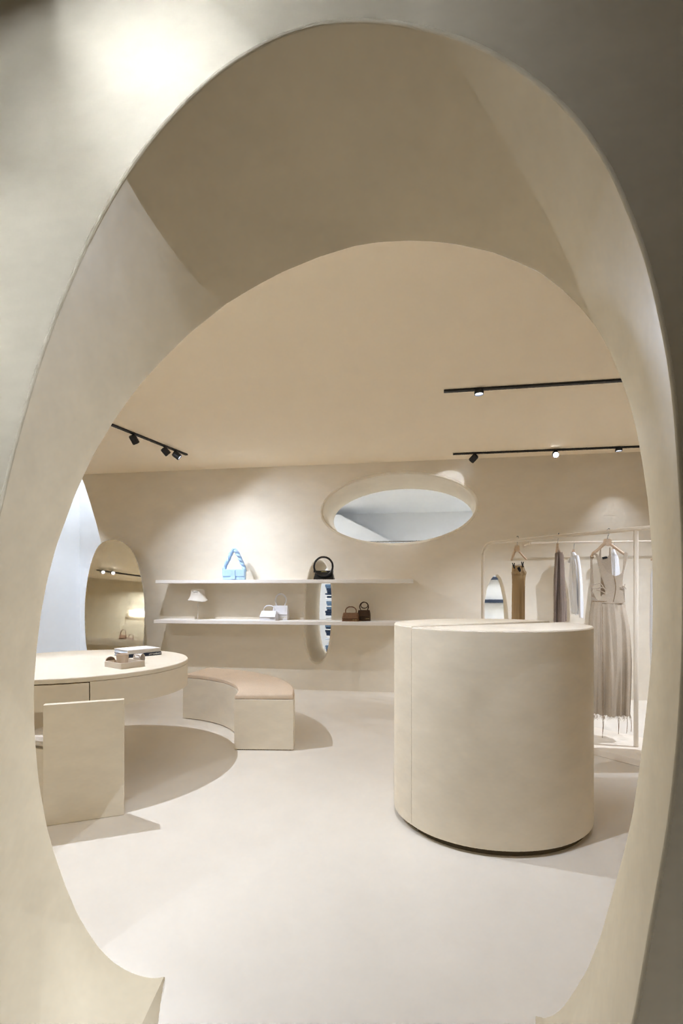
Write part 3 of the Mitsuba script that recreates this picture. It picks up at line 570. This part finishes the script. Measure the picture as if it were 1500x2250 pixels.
def panel(H, poly, thick, off=0.0, curve=0.0, edge=.02):
    """A cut of cloth from its outline, with a thickness and a slight bow."""
    pts = [H.at(x, y) for x, y in poly]; loc = Polygon([((q - H.p) @ H.d, q[2]) for q in pts]).buffer(0)
    loc = loc if loc.geom_type == 'Polygon' else max(loc.geoms, key=lambda g: g.area)
    m = trimesh.creation.extrude_polygon(loc, thick, engine='earcut'); m = m.subdivide_to_size(edge); v = m.vertices
    cx = loc.centroid.x; bow = curve * ((v[:, 0] - cx) ** 2)
    return M(H.p * [1, 1, 0] + np.outer(v[:, 0], H.d) + np.outer(v[:, 1], ZZ) + np.outer(v[:, 2] + off + bow, H.n), m.faces)
def hook(H, pts, r=.0022, off=0.0): return tube(arc([H.at(x, y, off + (o[0] if o else 0)) for x, y, *o in pts], 26), r, 8)
def bar_point(k): return rk(k, BZ)
def k_at(x):  # where on the rack bar the column x falls
    m_ = (x - 750) / F; return (RP[0] - m_ * RP[1]) / (m_ * RD[1] - RD[0])
def hanger(key, H, hookpts, block, arms, label, group='wooden hangers', thick=.02, r=.0022):
    put(key_ := key if key + '__arm' not in scene else None or key, hook(H, hookpts, r), 'hook_steel') if False else None
    base, k = key, 1
    while f'{key}__hook' in scene: key = f'{base}_{k:03d}'; k += 1
    put(f'{key}__hook', hook(H, hookpts, r), 'hook_steel', 'steel hook', smooth=True)
    put(f'{key}__neck', panel(H, block, thick, -thick / 2), 'hanger_wood', smooth=30)
    for a in arms:
        q = arc([H.at(x, y, 0) for x, y, _ in a], 18); put(f'{key}__arm', tube(q, np.interp(np.linspace(0, 1, 18), np.linspace(0, 1, len(a)), [w for _, _, w in a]), 10), 'hanger_wood', smooth=True)
    tag(key, label, 'hanger', group)
# dress
def C(x, y): return 1280 + x / 9.375, 1150 + y / 9.375
def CC(l): return [C(x, y) for x, y in l]
HD = Hang(bar_point(k_at(1336)), 8)
hanger('clothes_hanger', HD, [C(512, 330), C(515, 265), C(545, 205), (*C(562, 150), .012), (*C(548, 112), 0), (*C(515, 118), -.012), C(500, 155)], CC([(432, 325), (455, 318), (560, 322), (592, 345), (590, 440), (540, 470), (425, 450), (422, 400)]),
       [[(*C(470, 400), .014), (*C(400, 460), .013), (*C(290, 560), .012), (*C(195, 650), .013), (*C(185, 700), .008)], [(*C(560, 420), .012), (*C(640, 480), .011), (*C(760, 570), .010), (*C(870, 650), .011), (*C(905, 690), .007)]], 'blond wooden hanger carrying the long linen dress')
dress = 'linen_dress'
bod = CC([(190, 628), (225, 612), (290, 640), (335, 770), (400, 880), (480, 990), (560, 1060), (640, 1088), (720, 1072), (780, 1020), (800, 930), (815, 760), (828, 628), (860, 600), (905, 618), (895, 700), (850, 900), (810, 1050), (795, 1200), (800, 1450), (830, 1600), (820, 1640), (600, 1650), (370, 1640), (372, 1480), (440, 1420), (440, 1330), (400, 1200), (340, 1030), (300, 850), (255, 670)])
put(dress + '__bodice_front', panel(HD, bod, .004, -.058, 1.6), 'linen', smooth=40)
bk = CC([(340, 660), (375, 520), (392, 530), (394, 690), (420, 735), (470, 728), (525, 700), (560, 640), (566, 490), (584, 490), (600, 760), (620, 1100), (560, 1500), (380, 1500), (390, 900)])
put(dress + '__bodice_back', panel(HD, bk, .004, .045, -1.0), 'linen', smooth=40)
sb = CC([(158, 660), (235, 690), (200, 760), (212, 1000), (228, 1250), (205, 1400), (280, 1560), (365, 1612), (330, 1690), (160, 1700), (180, 1560), (160, 1300)])
put(dress + '__side_strap', panel(HD, sb, .004, .012, 0), 'linen', smooth=40)
sb2 = CC([(800, 1330), (860, 1300), (872, 1560), (868, 1650), (800, 1640), (795, 1560)])
put(dress + '__side_strap', panel(HD, sb2, .004, .012, 0), 'linen', smooth=40)
rowsD = [(1319, 1300.5, 1372), (1326, 1299, 1373), (1340, 1296, 1375), (1358, 1293.5, 1379), (1380, 1292.5, 1382.5), (1410, 1292, 1385), (1450, 1291.5, 1386.3), (1500, 1292, 1385.5), (1540, 1293, 1384), (1568, 1294, 1383)]
put(dress + '__skirt', tube_cloth(HD, rowsD, .085, 0, 6, .42, 3, 160, 60, .6, .012), 'linen', smooth=True)
put(dress + '__waist_seam', tube_cloth(HD, [(1320.5, 1300.2, 1372.4), (1321.5, 1300, 1372.6), (1322.6, 1300.2, 1372.8)], .056, 0, 4, .05, 3, 100, 4, 1.0), 'thread', smooth=True)
put(dress + '__zip', tube(arc([HD.at(*C(615, 1090), -.064), HD.at(*C(636, 1180), -.066), HD.at(*C(650, 1330), -.066), HD.at(*C(630, 1480), -.066), HD.at(*C(600, 1610), -.066)], 20), .0022, 8), 'thread', 'front zip')
for q in ([(165, 1265), (240, 1258), (325, 1240), (380, 1290), (440, 1370)], [(165, 1330), (250, 1345), (340, 1330), (445, 1365)], [(255, 1372), (345, 1395), (440, 1440)], [(300, 1345), (360, 1320), (430, 1385)], [(740, 1310), (780, 1340), (835, 1250)], [(745, 1350), (800, 1300), (860, 1360)]):
    put(dress + '__tie', tube(arc([HD.at(*C(x, y), -.063 - .002 * i) for i, (x, y) in enumerate(q)], 18), .0035, 8), 'linen', smooth=True)
put(dress + '__label', panel(HD, CC([(412, 688), (515, 672), (522, 712), (420, 736)]), .003, .036), 'label_black', 'black sewn-in label', smooth=False)
rg = np.random.RandomState(5); fr_m = []
for q in range(150):
    x = 1294.5 + 88 * rg.rand(); y0 = 1566; a = HD.at(x, y0, -.075 + .15 * (rg.rand() > .6) + .02 * rg.randn()); l_ = .012 + .03 * rg.rand()
    fr_m.append(tube([a, a + [rg.randn() * .003, rg.randn() * .003, -l_ * .6], a + [rg.randn() * .006, rg.randn() * .004, -l_]], .0013, 4))
put(dress + '__frayed_hem', cat_(*fr_m), 'linen', 'frayed fringe', kind='stuff')
for x, l_, dx in ((1320.5, 44, 0), (1323, 33, -1.5), (1353, 36, 2.5), (1355, 26, 1), (1374, 34, -1), (1381, 31, 2)):
    a = HD.at(x, 1567, -.06); b_ = HD.at(x + dx, 1573 + l_, -.055); put(dress + '__hem_thread', tube(arc([a, (a + b_) / 2 + HD.d * .004, b_], 10), .0018, 5), 'thread')
put(dress + '__seam', tube(arc([HD.at(1319.5, 1326, -.066), HD.at(1319.8, 1400, -.087), HD.at(1320.3, 1500, -.098), HD.at(1320.8, 1566, -.098)], 24), .0016, 6), 'thread')
tag(dress, 'long sleeveless beige linen dress with zip, side cut-outs and frayed hem on the clothes rack', 'dress')
# brown skirt with clips
HS_ = Hang(bar_point(k_at(1137)), 0)
def E_(x, y): return 1050 + x / 10.72, 1160 + y / 10.72
hanger('clip_hanger', HS_, [E_(920, 410), E_(922, 350), E_(945, 285), (*E_(950, 215), .012), (*E_(930, 195), 0), (*E_(910, 222), -.012)], [E_(*q) for q in ((868, 412), (965, 412), (985, 520), (960, 560), (850, 560), (845, 500))],
       [[(*E_(880, 520), .012), (*E_(830, 640), .012), (*E_(785, 770), .010)], [(*E_(950, 520), .010), (*E_(1040, 640), .009), (*E_(1145, 745), .008)]], 'blond wooden hanger with dark clips carrying the gold brown skirt')
for x, y in ((838, 850), (1045, 820)):
    for dx in (-28, 22): put('clip_hanger__clip', tube([HS_.at(*E_(x + dx, y - 20), -.03), HS_.at(*E_(x + dx * .2, y + 60), -.03), HS_.at(*E_(x + 20, y + 110), -.03)], .004, 6), 'label_black', 'dark metal clip')
put('clip_hanger__clip_bar', tube([HS_.at(*E_(800, 880), -.02), HS_.at(*E_(1075, 858), -.02)], .0022, 8), 'hook_steel')
put('satin_skirt__body', tube_cloth(HS_, [(1243, 1124.6, 1151), (1252, 1124, 1153), (1258, 1124, 1156), (1264, 1124, 1155), (1280, 1124.5, 1153.5), (1310, 1124, 1153), (1362, 1123.5, 1153), (1450, 1122, 1155), (1490, 1122, 1155)], .07, 0, 3, .30, 11, 90, 50, .5), 'satin', smooth=True)
put('satin_skirt__sash', tube_cloth(HS_, [(1256, 1123.5, 1156.3), (1259, 1123.3, 1156.6), (1263, 1123.5, 1155.4)], .046, 0, 3, .25, 11, 60, 6, .9), 'satin', smooth=True)
put('satin_skirt__label', panel(HS_, [E_(*q) for q in ((920, 950), (975, 915), (1010, 1000), (985, 1050), (940, 1000))], .003, -.062), 'label_black', 'black sewn-in label')
tag('satin_skirt', 'gold brown satin skirt gathered at the waist, leftmost garment on the clothes rack', 'skirt')
# knit cardigan, side on
HK = Hang(bar_point(k_at(1226)), 0)
def G_(x, y): return 1200 + x / 10.23, 1160 + y / 10.23
hanger('clothes_hanger', HK, [G_(255, 330), G_(262, 270), G_(275, 205), (*G_(284, 150), .012), (*G_(278, 118), 0), (*G_(268, 150), -.012)], [G_(*q) for q in ((222, 345), (275, 345), (272, 480), (225, 500))],
       [[(*G_(248, 420), .011), (*G_(238, 520), .012), (*G_(228, 590), .012)], [(*G_(262, 440), .009), (*G_(300, 540), .009), (*G_(335, 600), .008)]], 'blond wooden hanger carrying the mauve brown cardigan')
put('knit_cardigan__body', tube_cloth(HK, [(1214, 1219.5, 1236), (1220, 1219, 1236.5), (1232, 1220, 1237.5), (1260, 1219, 1239), (1290, 1217.5, 1241.5), (1330, 1217.5, 1242.5), (1371, 1216.5, 1242), (1400, 1216.5, 1242)], .17, .04, 4, .10, 21, 90, 44, .55), 'knit', smooth=True)
for nm, rows_, of in (('sleeve', [(1217, 1230, 1238), (1240, 1233, 1239.5), (1290, 1236, 1242), (1335, 1238.5, 1245.5), (1366, 1239, 1246)], .10), ('sleeve', [(1217, 1219, 1226), (1240, 1218, 1225), (1280, 1216, 1223.5), (1330, 1216, 1223), (1371, 1216, 1223)], -.09)):
    put('knit_cardigan__' + nm, tube_cloth(HK, rows_, .04, of, 3, .08, 5, 36, 24, .8), 'knit', smooth=True)
tag('knit_cardigan', 'mauve brown knitted cardigan hanging side-on between the skirt and the white shirt', 'cardigan')
# white shirt on the wall rail
def rail_point(x): m_ = (x - 750) / F; e = r1 - r0; k = (m_ * r0[1] - r0[0]) / (e[0] - m_ * e[1]); return r0 + e * k
HW = Hang(rail_point(1261), 0)
hanger('clothes_hanger', HW, [G_(615, 480), G_(620, 410), G_(630, 350), (*G_(634, 312), .010), (*G_(626, 300), 0), (*G_(618, 325), -.010)], [G_(*q) for q in ((585, 485), (628, 480), (625, 560), (575, 560))], [[(*G_(600, 520), .010), (*G_(580, 580), .010)], [(*G_(612, 525), .010), (*G_(660, 600), .010)]], 'blond wooden hanger carrying the white shirt on the wall rail')
put('white_shirt__body', tube_cloth(HW, [(1214.5, 1254, 1263), (1220, 1252, 1267), (1232, 1252, 1270), (1245, 1251, 1273.5), (1270, 1249, 1277), (1300, 1248.5, 1278.5), (1325, 1250.5, 1279.5), (1338, 1252.5, 1280), (1348, 1254, 1270)], .16, .03, 5, .13, 31, 90, 44, .5, .03), 'white_cotton', smooth=True)
put('white_shirt__sleeve', tube_cloth(HW, [(1222, 1262, 1271), (1250, 1267, 1276), (1290, 1270, 1279.5), (1330, 1270, 1281), (1356, 1271.5, 1280.5)], .05, -.14, 3, .15, 9, 40, 30, .8, .02), 'white_cotton', smooth=True)
put('white_shirt__collar', tube_cloth(HW, [(1214, 1254, 1262.5), (1217, 1252.8, 1265), (1222, 1252.5, 1267.5), (1226, 1252, 1269)], .09, -.02, 4, .15, 8, 48, 8, .7), 'white_cotton', smooth=True)
put('white_shirt__ruffle', tube_cloth(HW, [(1226, 1248, 1254), (1230, 1246.5, 1255), (1235, 1246, 1255.5)], .05, .12, 5, .3, 18, 40, 8, .8), 'white_cotton', smooth=True)
tag('white_shirt', 'white long-sleeved shirt hanging side-on from the wall rail, right of the cardigan', 'shirt')
# white blouse behind the dress
HB = Hang(rail_point(1349), 0)
hanger('clothes_hanger', HB, [C(632, 520), C(640, 455), C(655, 395), (*C(657, 372), .01), (*C(648, 362), 0), (*C(640, 385), -.01)], CC([(610, 500), (650, 500), (650, 560), (606, 560)]), [[(*C(630, 530), .010), (*C(612, 580), .010)], [(*C(640, 530), .010), (*C(700, 640), .010)]], 'wooden hanger on the wall rail seen through the neckline of the dress')
put('white_blouse__body', tube_cloth(HB, [(1207, 1343.5, 1350), (1214, 1342, 1353), (1226, 1342.5, 1358.5), (1240, 1341.5, 1360), (1262, 1340, 1362), (1300, 1339, 1362), (1340, 1338, 1362)], .15, .02, 5, .13, 41, 80, 36, .5), 'white_cotton', smooth=True)
put('white_blouse__collar', tube_cloth(HB, [(1208, 1343, 1350.5), (1214, 1342, 1353), (1220, 1342, 1355)], .08, -.03, 4, .15, 6, 40, 8, .7), 'white_cotton', smooth=True)
tag('white_blouse', 'white blouse on the wall rail behind the linen dress', 'blouse')
# white garment cut by the right edge of the opening
kx = -.28; HE = Hang(rk(kx, BZ), 0); bx0 = 750 + F * HE.p[0] / HE.p[1]; by0 = HOR - F * (BZ - CAM) / HE.p[1]
hanger('clothes_hanger', HE, [(bx0, by0 + 45), (bx0, by0 + 28), (bx0 + 5, by0 + 8), (bx0 + 4, by0 - 6, .012), (bx0, by0 - 9, 0), (bx0 - 4, by0 - 5, -.012)], [(bx0 - 8, by0 + 42), (bx0 + 8, by0 + 42), (bx0 + 10, by0 + 62), (bx0 - 10, by0 + 62)], [[(bx0, by0 + 50, .012), (bx0 - 25, by0 + 68, .012), (1429, 1229, .010)], [(bx0, by0 + 50, .012), (bx0 + 30, by0 + 75, .012), (bx0 + 52, 1232, .010)]], 'wooden hanger at the right edge of the opening carrying a white garment')
put('white_tunic__body', tube_cloth(HE, [(1222, bx0 - 30, bx0 + 40), (1250, 1432, bx0 + 52), (1272, 1428, bx0 + 56), (1300, 1428, bx0 + 58), (1350, 1427, bx0 + 60), (1400, 1426.5, bx0 + 60), (1450, 1428, bx0 + 60), (1500, 1430, bx0 + 60)], .10, 0, 5, .14, 51, 80, 40, .6, .02), 'white_cotton', smooth=True)
tag('white_tunic', 'white garment on the clothes rack mostly hidden by the right edge of the opening', 'garment')

# ================================================================== SEEN THROUGH THE OPENINGS
def in_back(x, y, t): p = at_t(x, y, t); return p @ U, p[2]
# dark rails across the small egg hole
for yy, hgt, lab in ((1321, 7, 'lower dark rail across the white room seen through the small egg-shaped hole'), (1270.5, 6, 'upper dark rail seen through the top of the small egg-shaped hole')):
    (sa, za), (sb_, zb_) = in_back(1040, yy, 8.6), in_back(1130, yy, 8.6)
    m = rbox(sb_ - sa, .04, hgt / F * 8.6, .004); m.apply_transform(frame(room((sa + sb_) / 2, 8.6195, (za + zb_) / 2), U, N)); put('dark_bar', m, 'rail_dark', lab, 'rail')
sa, sb_ = in_back(1030, 1300, 8.66)[0], in_back(1140, 1300, 8.66)[0]
put('wall_screen', slab(sa, sb_, 8.64, 8.70, 0, 2.3), 'white_plaster', 'white panel seen through the small egg-shaped hole', kind='structure', smooth=False)
# folded clothes on shelves at the right rim of the slot
sa, sb_ = in_back(713.5, 1300, 9.0)[0], in_back(745, 1300, 9.0)[0]
mats_ = ['navy_cloth', 'pale_cloth', 'slate_cloth', 'navy_cloth', 'white_cotton', 'slate_cloth', 'navy_cloth']
prev = None
for j, yb in enumerate((1307, 1331, 1356, 1382, 1406, 1436)):
    z = in_back(720, yb, 9.0)[1]
    put('storage_shelf__board' if j else 'storage_shelf__board', slab(sa - .005, sb_ + .02, 9.0, 9.34, z - .02, z), 'white_plaster')
    zz = z + .001
    for q in range(5):
        hh_ = .028 + .010 * ((j * 3 + q * 5) % 3); off_ = .012 * ((q * 7 + j * 3) % 4)
        m = rbox(sb_ - sa - off_, .26, hh_, .012); m.apply_transform(frame(room((sa + sb_ + off_) / 2, 9.14, zz + hh_ / 2), U, N)); zz += hh_ + .0006
        bs_ = mats_[(j * 2 + q * 3) % 7]; cn_ = {'navy_cloth': 'dark navy', 'pale_cloth': 'pale blue', 'slate_cloth': 'slate blue', 'white_cotton': 'white'}[bs_]
        put('folded_garment', m, bs_, f'{cn_} folded garment, {("bottom", "second", "third", "fourth", "top")[q]} of the stack on the {("highest", "second", "third", "fourth", "fifth", "lowest")[j]} shelf behind the slot', 'folded garment', 'folded clothes behind the slot')
put('storage_shelf__side', slab(sb_ + .02, sb_ + .04, 9.0, 9.36, 0, 1.6), 'white_plaster'); put('storage_shelf__back', slab(sa, sb_ + .03, 9.36, 9.38, 0, 1.6), 'white_plaster')
tag('storage_shelf', 'white shelf unit with stacked folded clothes glimpsed through the narrow slot', 'shelf unit')
# sloping soffit under the far room's ceiling
q0, q1, q2 = in_back(752, 1136, 9.6), in_back(860, 1192, 9.6), in_back(700, 1192, 9.6)
put('wall_soffit', trimesh.convex.convex_hull(np.array([room(s_, t_, z_) for t_ in (9.3, 10.19) for s_, z_ in ((q0[0], q0[1]), (q1[0], q1[1]), (q2[0] - .4, q2[1]), (q2[0] - .4, q0[1] + .02))])), 'white_plaster', 'sloping white soffit at the lower left inside the oval opening', kind='structure', smooth=False)
(sa, za), (sb_, zb_) = in_back(800, 1191, 9.2), in_back(960, 1189, 9.2)
m = rbox(HS + 1.3, .05, .02, .003); m.apply_transform(frame(room((HS - 1.3) / 2, 9.2, za), U, N)); put('dark_bar', m, 'grey_metal', 'thin grey bar along the lower rim of the oval opening', 'rail')  # makes the thin dark line at the lower rim of the oval

# ================================================================== TRACKS AND SPOTLIGHTS
def track(p, q, label):
    p, q = np.array([*p[:2], 0]), np.array([*q[:2], 0]); L = np.linalg.norm(q - p)
    m = rbox(L, .036, .016, .002); m.apply_transform(frame((p + q) / 2 + ZZ * (CEIL - .0085), q - p)); put('light_track', m, 'black_metal', label, 'light track', smooth=30); return p, q
TKA = track(at_z(975, 861, CEIL - .012), at_z(975, 861, CEIL - .012) + U * 3.2, 'black lighting track on the ceiling above the clothes rack, the nearer of two at right')
TKB = track(at_z(995, 998.5, CEIL - .012), at_z(995, 998.5, CEIL - .012) + (at_z(1405, 982, CEIL - .012) - at_z(995, 998.5, CEIL - .012)) * 1.4, 'thin black lighting track along the back wall at right, with one glaring lamp')
c0_, c1_ = at_z(410, 1000, CEIL - .012), at_z(247, 935, CEIL - .012)
TKC = track(c0_, c0_ + (c1_ - c0_) * 2.2, 'black lighting track on the ceiling at left with three spotlights')
m0, m1 = mirror_at_z(212, 1253, CEIL - .012), mirror_at_z(318, 1268, CEIL - .012)
TKM = track(m0, m1 + (m1 - m0) * .6, 'black lighting track reflected in the egg mirror')
TKL = track(room(-2.8, 2.95), room(-2.3, 2.95), 'unseen black lighting track on the ceiling above the near side of the round table')  # out of view, placed so the stool shadow falls to the front right
TKE = track(room(-2.4, .3), room(1.6, .3), 'unseen black lighting track on the entrance ceiling in front of the portal wall')  # out of view, placed for the lit patches on the portal wall
TKN = track(room(-1.6, 1.95), room(3.0, 1.95), 'unseen black lighting track on the ceiling just inside the egg-shaped opening')  # out of view, placed to light counter front and near floor
def along(tk, x):   # the point of a track seen in column x
    m_ = (x - 750) / F; p, q = tk; e = q - p; k = (m_ * p[1] - p[0]) / (e[0] - m_ * e[1]); return p + e * k
def on(tk, k): return tk[0] + (tk[1] - tk[0]) * k
def spot(at, aim, power, half, inner, label, tint=COOL, lens=20.0, group='track spotlights', size=1.0, down=False):
    """A black can on a stem under the track, tilted to its aim; its lens glows and its light starts at the lens."""
    piv = np.array([at[0], at[1], CEIL - (.056 if not down else .034)]); d = np.asarray(aim, float) - piv; d /= np.linalg.norm(d); beam = d
    if down: d = np.array([0.02, -.04, -1.0]); d /= np.linalg.norm(d)
    key, k = 'track_spotlight', 1
    while key + '__housing' in scene: key = f'track_spotlight_{k:03d}'; k += 1
    a = np.cross([0, 0, 1.0], d); a = np.array([1.0, 0, 0]) if np.linalg.norm(a) < 1e-3 else a / np.linalg.norm(a); b = np.cross(d, a)
    F_ = np.eye(4); F_[:3, 0], F_[:3, 1], F_[:3, 2], F_[:3, 3] = a, b, d, piv
    r, h0, h1 = .036 * size, -.03 if not down else -.014, .055 * size if not down else .016
    can = lathe([(.0005, h0), (r * .86, h0), (r * .97, h0 + .006), (r, h0 + .014), (r, h1), (r * .9, h1), (r * .84, h1 - .010), (.0005, h1 - .010)], 36)
    put(key + '__housing', moved(can, F_), 'black_metal', smooth=30)
    put(key + '__stem', tube([piv + ZZ * .0, np.array([at[0], at[1], CEIL - .014])], .009, 10), 'black_metal')
    ln = lathe([(r * .80, 0), (r * .5, .002), (.0005, .0025)], 32); ln.apply_translation([0, 0, h1 - .009])
    put(key + '__lens', moved(ln, F_), 'print_white', 'glowing lens', smooth=True, emitter={'type': 'area', 'radiance': {'type': 'rgb', 'value': [lens * c for c in tint]}, 'sampling_weight': 0.04})
    tag(key, label, 'spotlight', group)
    o_ = piv + d * (h1 + .004)
    up = [0, 0, 1] if abs(d[2]) < .98 else [0, 1, 0]
    scene[key + '_light'] = {'type': 'spot', 'to_world': T().look_at(origin=list(o_), target=list(o_ + beam), up=[0.1, 0.2, 1]), 'intensity': {'type': 'rgb', 'value': [power * LAMP_GAIN * c for c in tint]}, 'cutoff_angle': half, 'beam_width': inner, 'sampling_weight': 0.3 + power / 12.0}
# track at left: three heads in view, the rest unseen and placed for their light
spot(along(TKC, 293), room(-2.35, 6.17, .85), 19, 42, 3, 'first of the three spotlights on the left track counted from the viewer')
spot(along(TKC, 362), room(-1.75, 6.17, 1.3), 5, 44, 4, 'middle of the three spotlights on the left track')
spot(along(TKC, 386), room(-.7, 6.17, 1.2), 8, 46, 6, 'last of the three spotlights on the left track, nearest the back wall')
spot(on(TKC, .87), room(-5.6, 6.9, .8), 40, 17, 12, 'unseen spotlight on the near end of the left track, lighting the recess at far left')
spot(on(TKL, .42), [-.9, 2.8, 0], 23, 54, 30, 'unseen spotlight above the round table, lighting the stool and the floor')
# right, near track: first head in view, the others unseen, lighting wall and floor
spot(along(TKA, 1052), [-.75, 1.1, 1.45], 38, 23, 19, 'spotlight near the left end of the nearer right-hand track', down=True)
spot(on(TKA, .62), room(.55, 6.17, .55), 15, 19, 7, 'unseen spotlight on the nearer right-hand track behind the edge of the opening')
spot(on(TKA, .80), [2.9, 4.8, .2], 24, 44, 25, 'second unseen spotlight on the nearer right-hand track behind the edge of the opening')
# right, far track
spot(along(TKB, 1042), room(.35, 6.15, 2.55), 5, 28, 22, 'angular spotlight at the left end of the far right-hand track, turned to the wall')
spot(along(TKB, 1220), [.9, 1.2, .9], 4, 24, 2, 'glaring white spotlight on the far right-hand track, turned to the viewer', lens=45)
spot(along(TKB, 1359), [3.1, 5.0, 0], 10, 40, 2, 'rightmost spotlight on the far right-hand track', down=True)
# inside the opening: unseen, placed to light the counter, floor and dress
for k_, aim, pw, lab in ((.057, [-1.3, 2.05, 0], 3, 'left'), (.326, [.6, 2.45, .6], 13, 'middle'), (.515, [.6, 1.7, .0], 2.5, 'right')):
    spot(on(TKN, k_), aim, pw, 50, 6, lab + ' unseen spotlight on the track just inside the egg-shaped opening')
spot(on(TKN, .676), [2.2, 4.0, 1.0], 24, 17, 2, 'unseen spotlight on the track just inside the opening, turned to the linen dress')
# reflected track: two heads in view, the last unseen, lighting the ledge wall
spot(mirror_at_z(225, 1257, CEIL - .06), [-2.5, 5.0, 1.5], 3, 30, 10, 'left of the two lamps on the track in the egg mirror', lens=40)
spot(mirror_at_z(247, 1259, CEIL - .06), [-2.4, 5.0, 1.6], 3, 30, 10, 'right of the two lamps on the track in the egg mirror', lens=45)
spot(on(TKM, .85), room(-3.9, TB, 1.2), 14, 50, 10, 'unseen spotlight on the reflected track, turned to the ledge with the tan handbags')
# entrance: unseen lamps, placed to light the portal wall
spot(on(TKE, .535), room(-.88, TF, 1.70), 12, 35, 12, 'unseen spotlight on the entrance track turned to the upper left of the opening')
spot(on(TKE, .36), room(-.36, TF, 2.42), 9, 27, 1, 'unseen spotlight on the entrance track turned to the wall above the opening')
spot(on(TKE, .42), room(-1.25, TF, 1.1), 10, 27, 4, 'unseen spotlight on the entrance track turned to the left of the opening')
spot(on(TKE, .82), room(.9, .25, 0), 26, 28, 4, 'unseen spotlight at the right end of the entrance track, turned to the floor')  # out of view, lifts the light at the right of the entrance
# unseen flat lights, placed to brighten the white rooms behind
for nm, (a, b_, c_, d_), rad, lab in [q_ for q_ in (('unseen_panel_light', (-3.1, -1.9, 7.2, 8.0), 8.0, 'unseen flat light placed to brighten the room behind the back wall'), ('unseen_panel_light_001', (1.9, 3.0, 7.9, 8.3), 34.0, 'unseen flat light placed to whiten the view through the small egg-shaped hole'), ('unseen_panel_light_002', (-5.4, -3.9, 6.7, 7.4), 4.2, 'unseen flat light placed to brighten the white space at far left'))]:
    HC_ = 3.6 if a < -3.5 else CEIL
    put(nm + '__frame', slab(a - .03, b_ + .03, c_ - .03, d_ + .03, HC_ - .03, HC_ - .001), 'white_plaster', smooth=False)
    put(nm + '__diffuser', M([room(a, c_, HC_ - .032), room(b_, c_, HC_ - .032), room(b_, d_, HC_ - .032), room(a, d_, HC_ - .032)], [[0, 2, 1], [0, 3, 2]]), 'print_white', smooth=False, emitter={'type': 'area', 'radiance': {'type': 'rgb', 'value': [rad * .93, rad * .99, rad * 1.08]}})
    tag(nm, lab, 'unseen light')
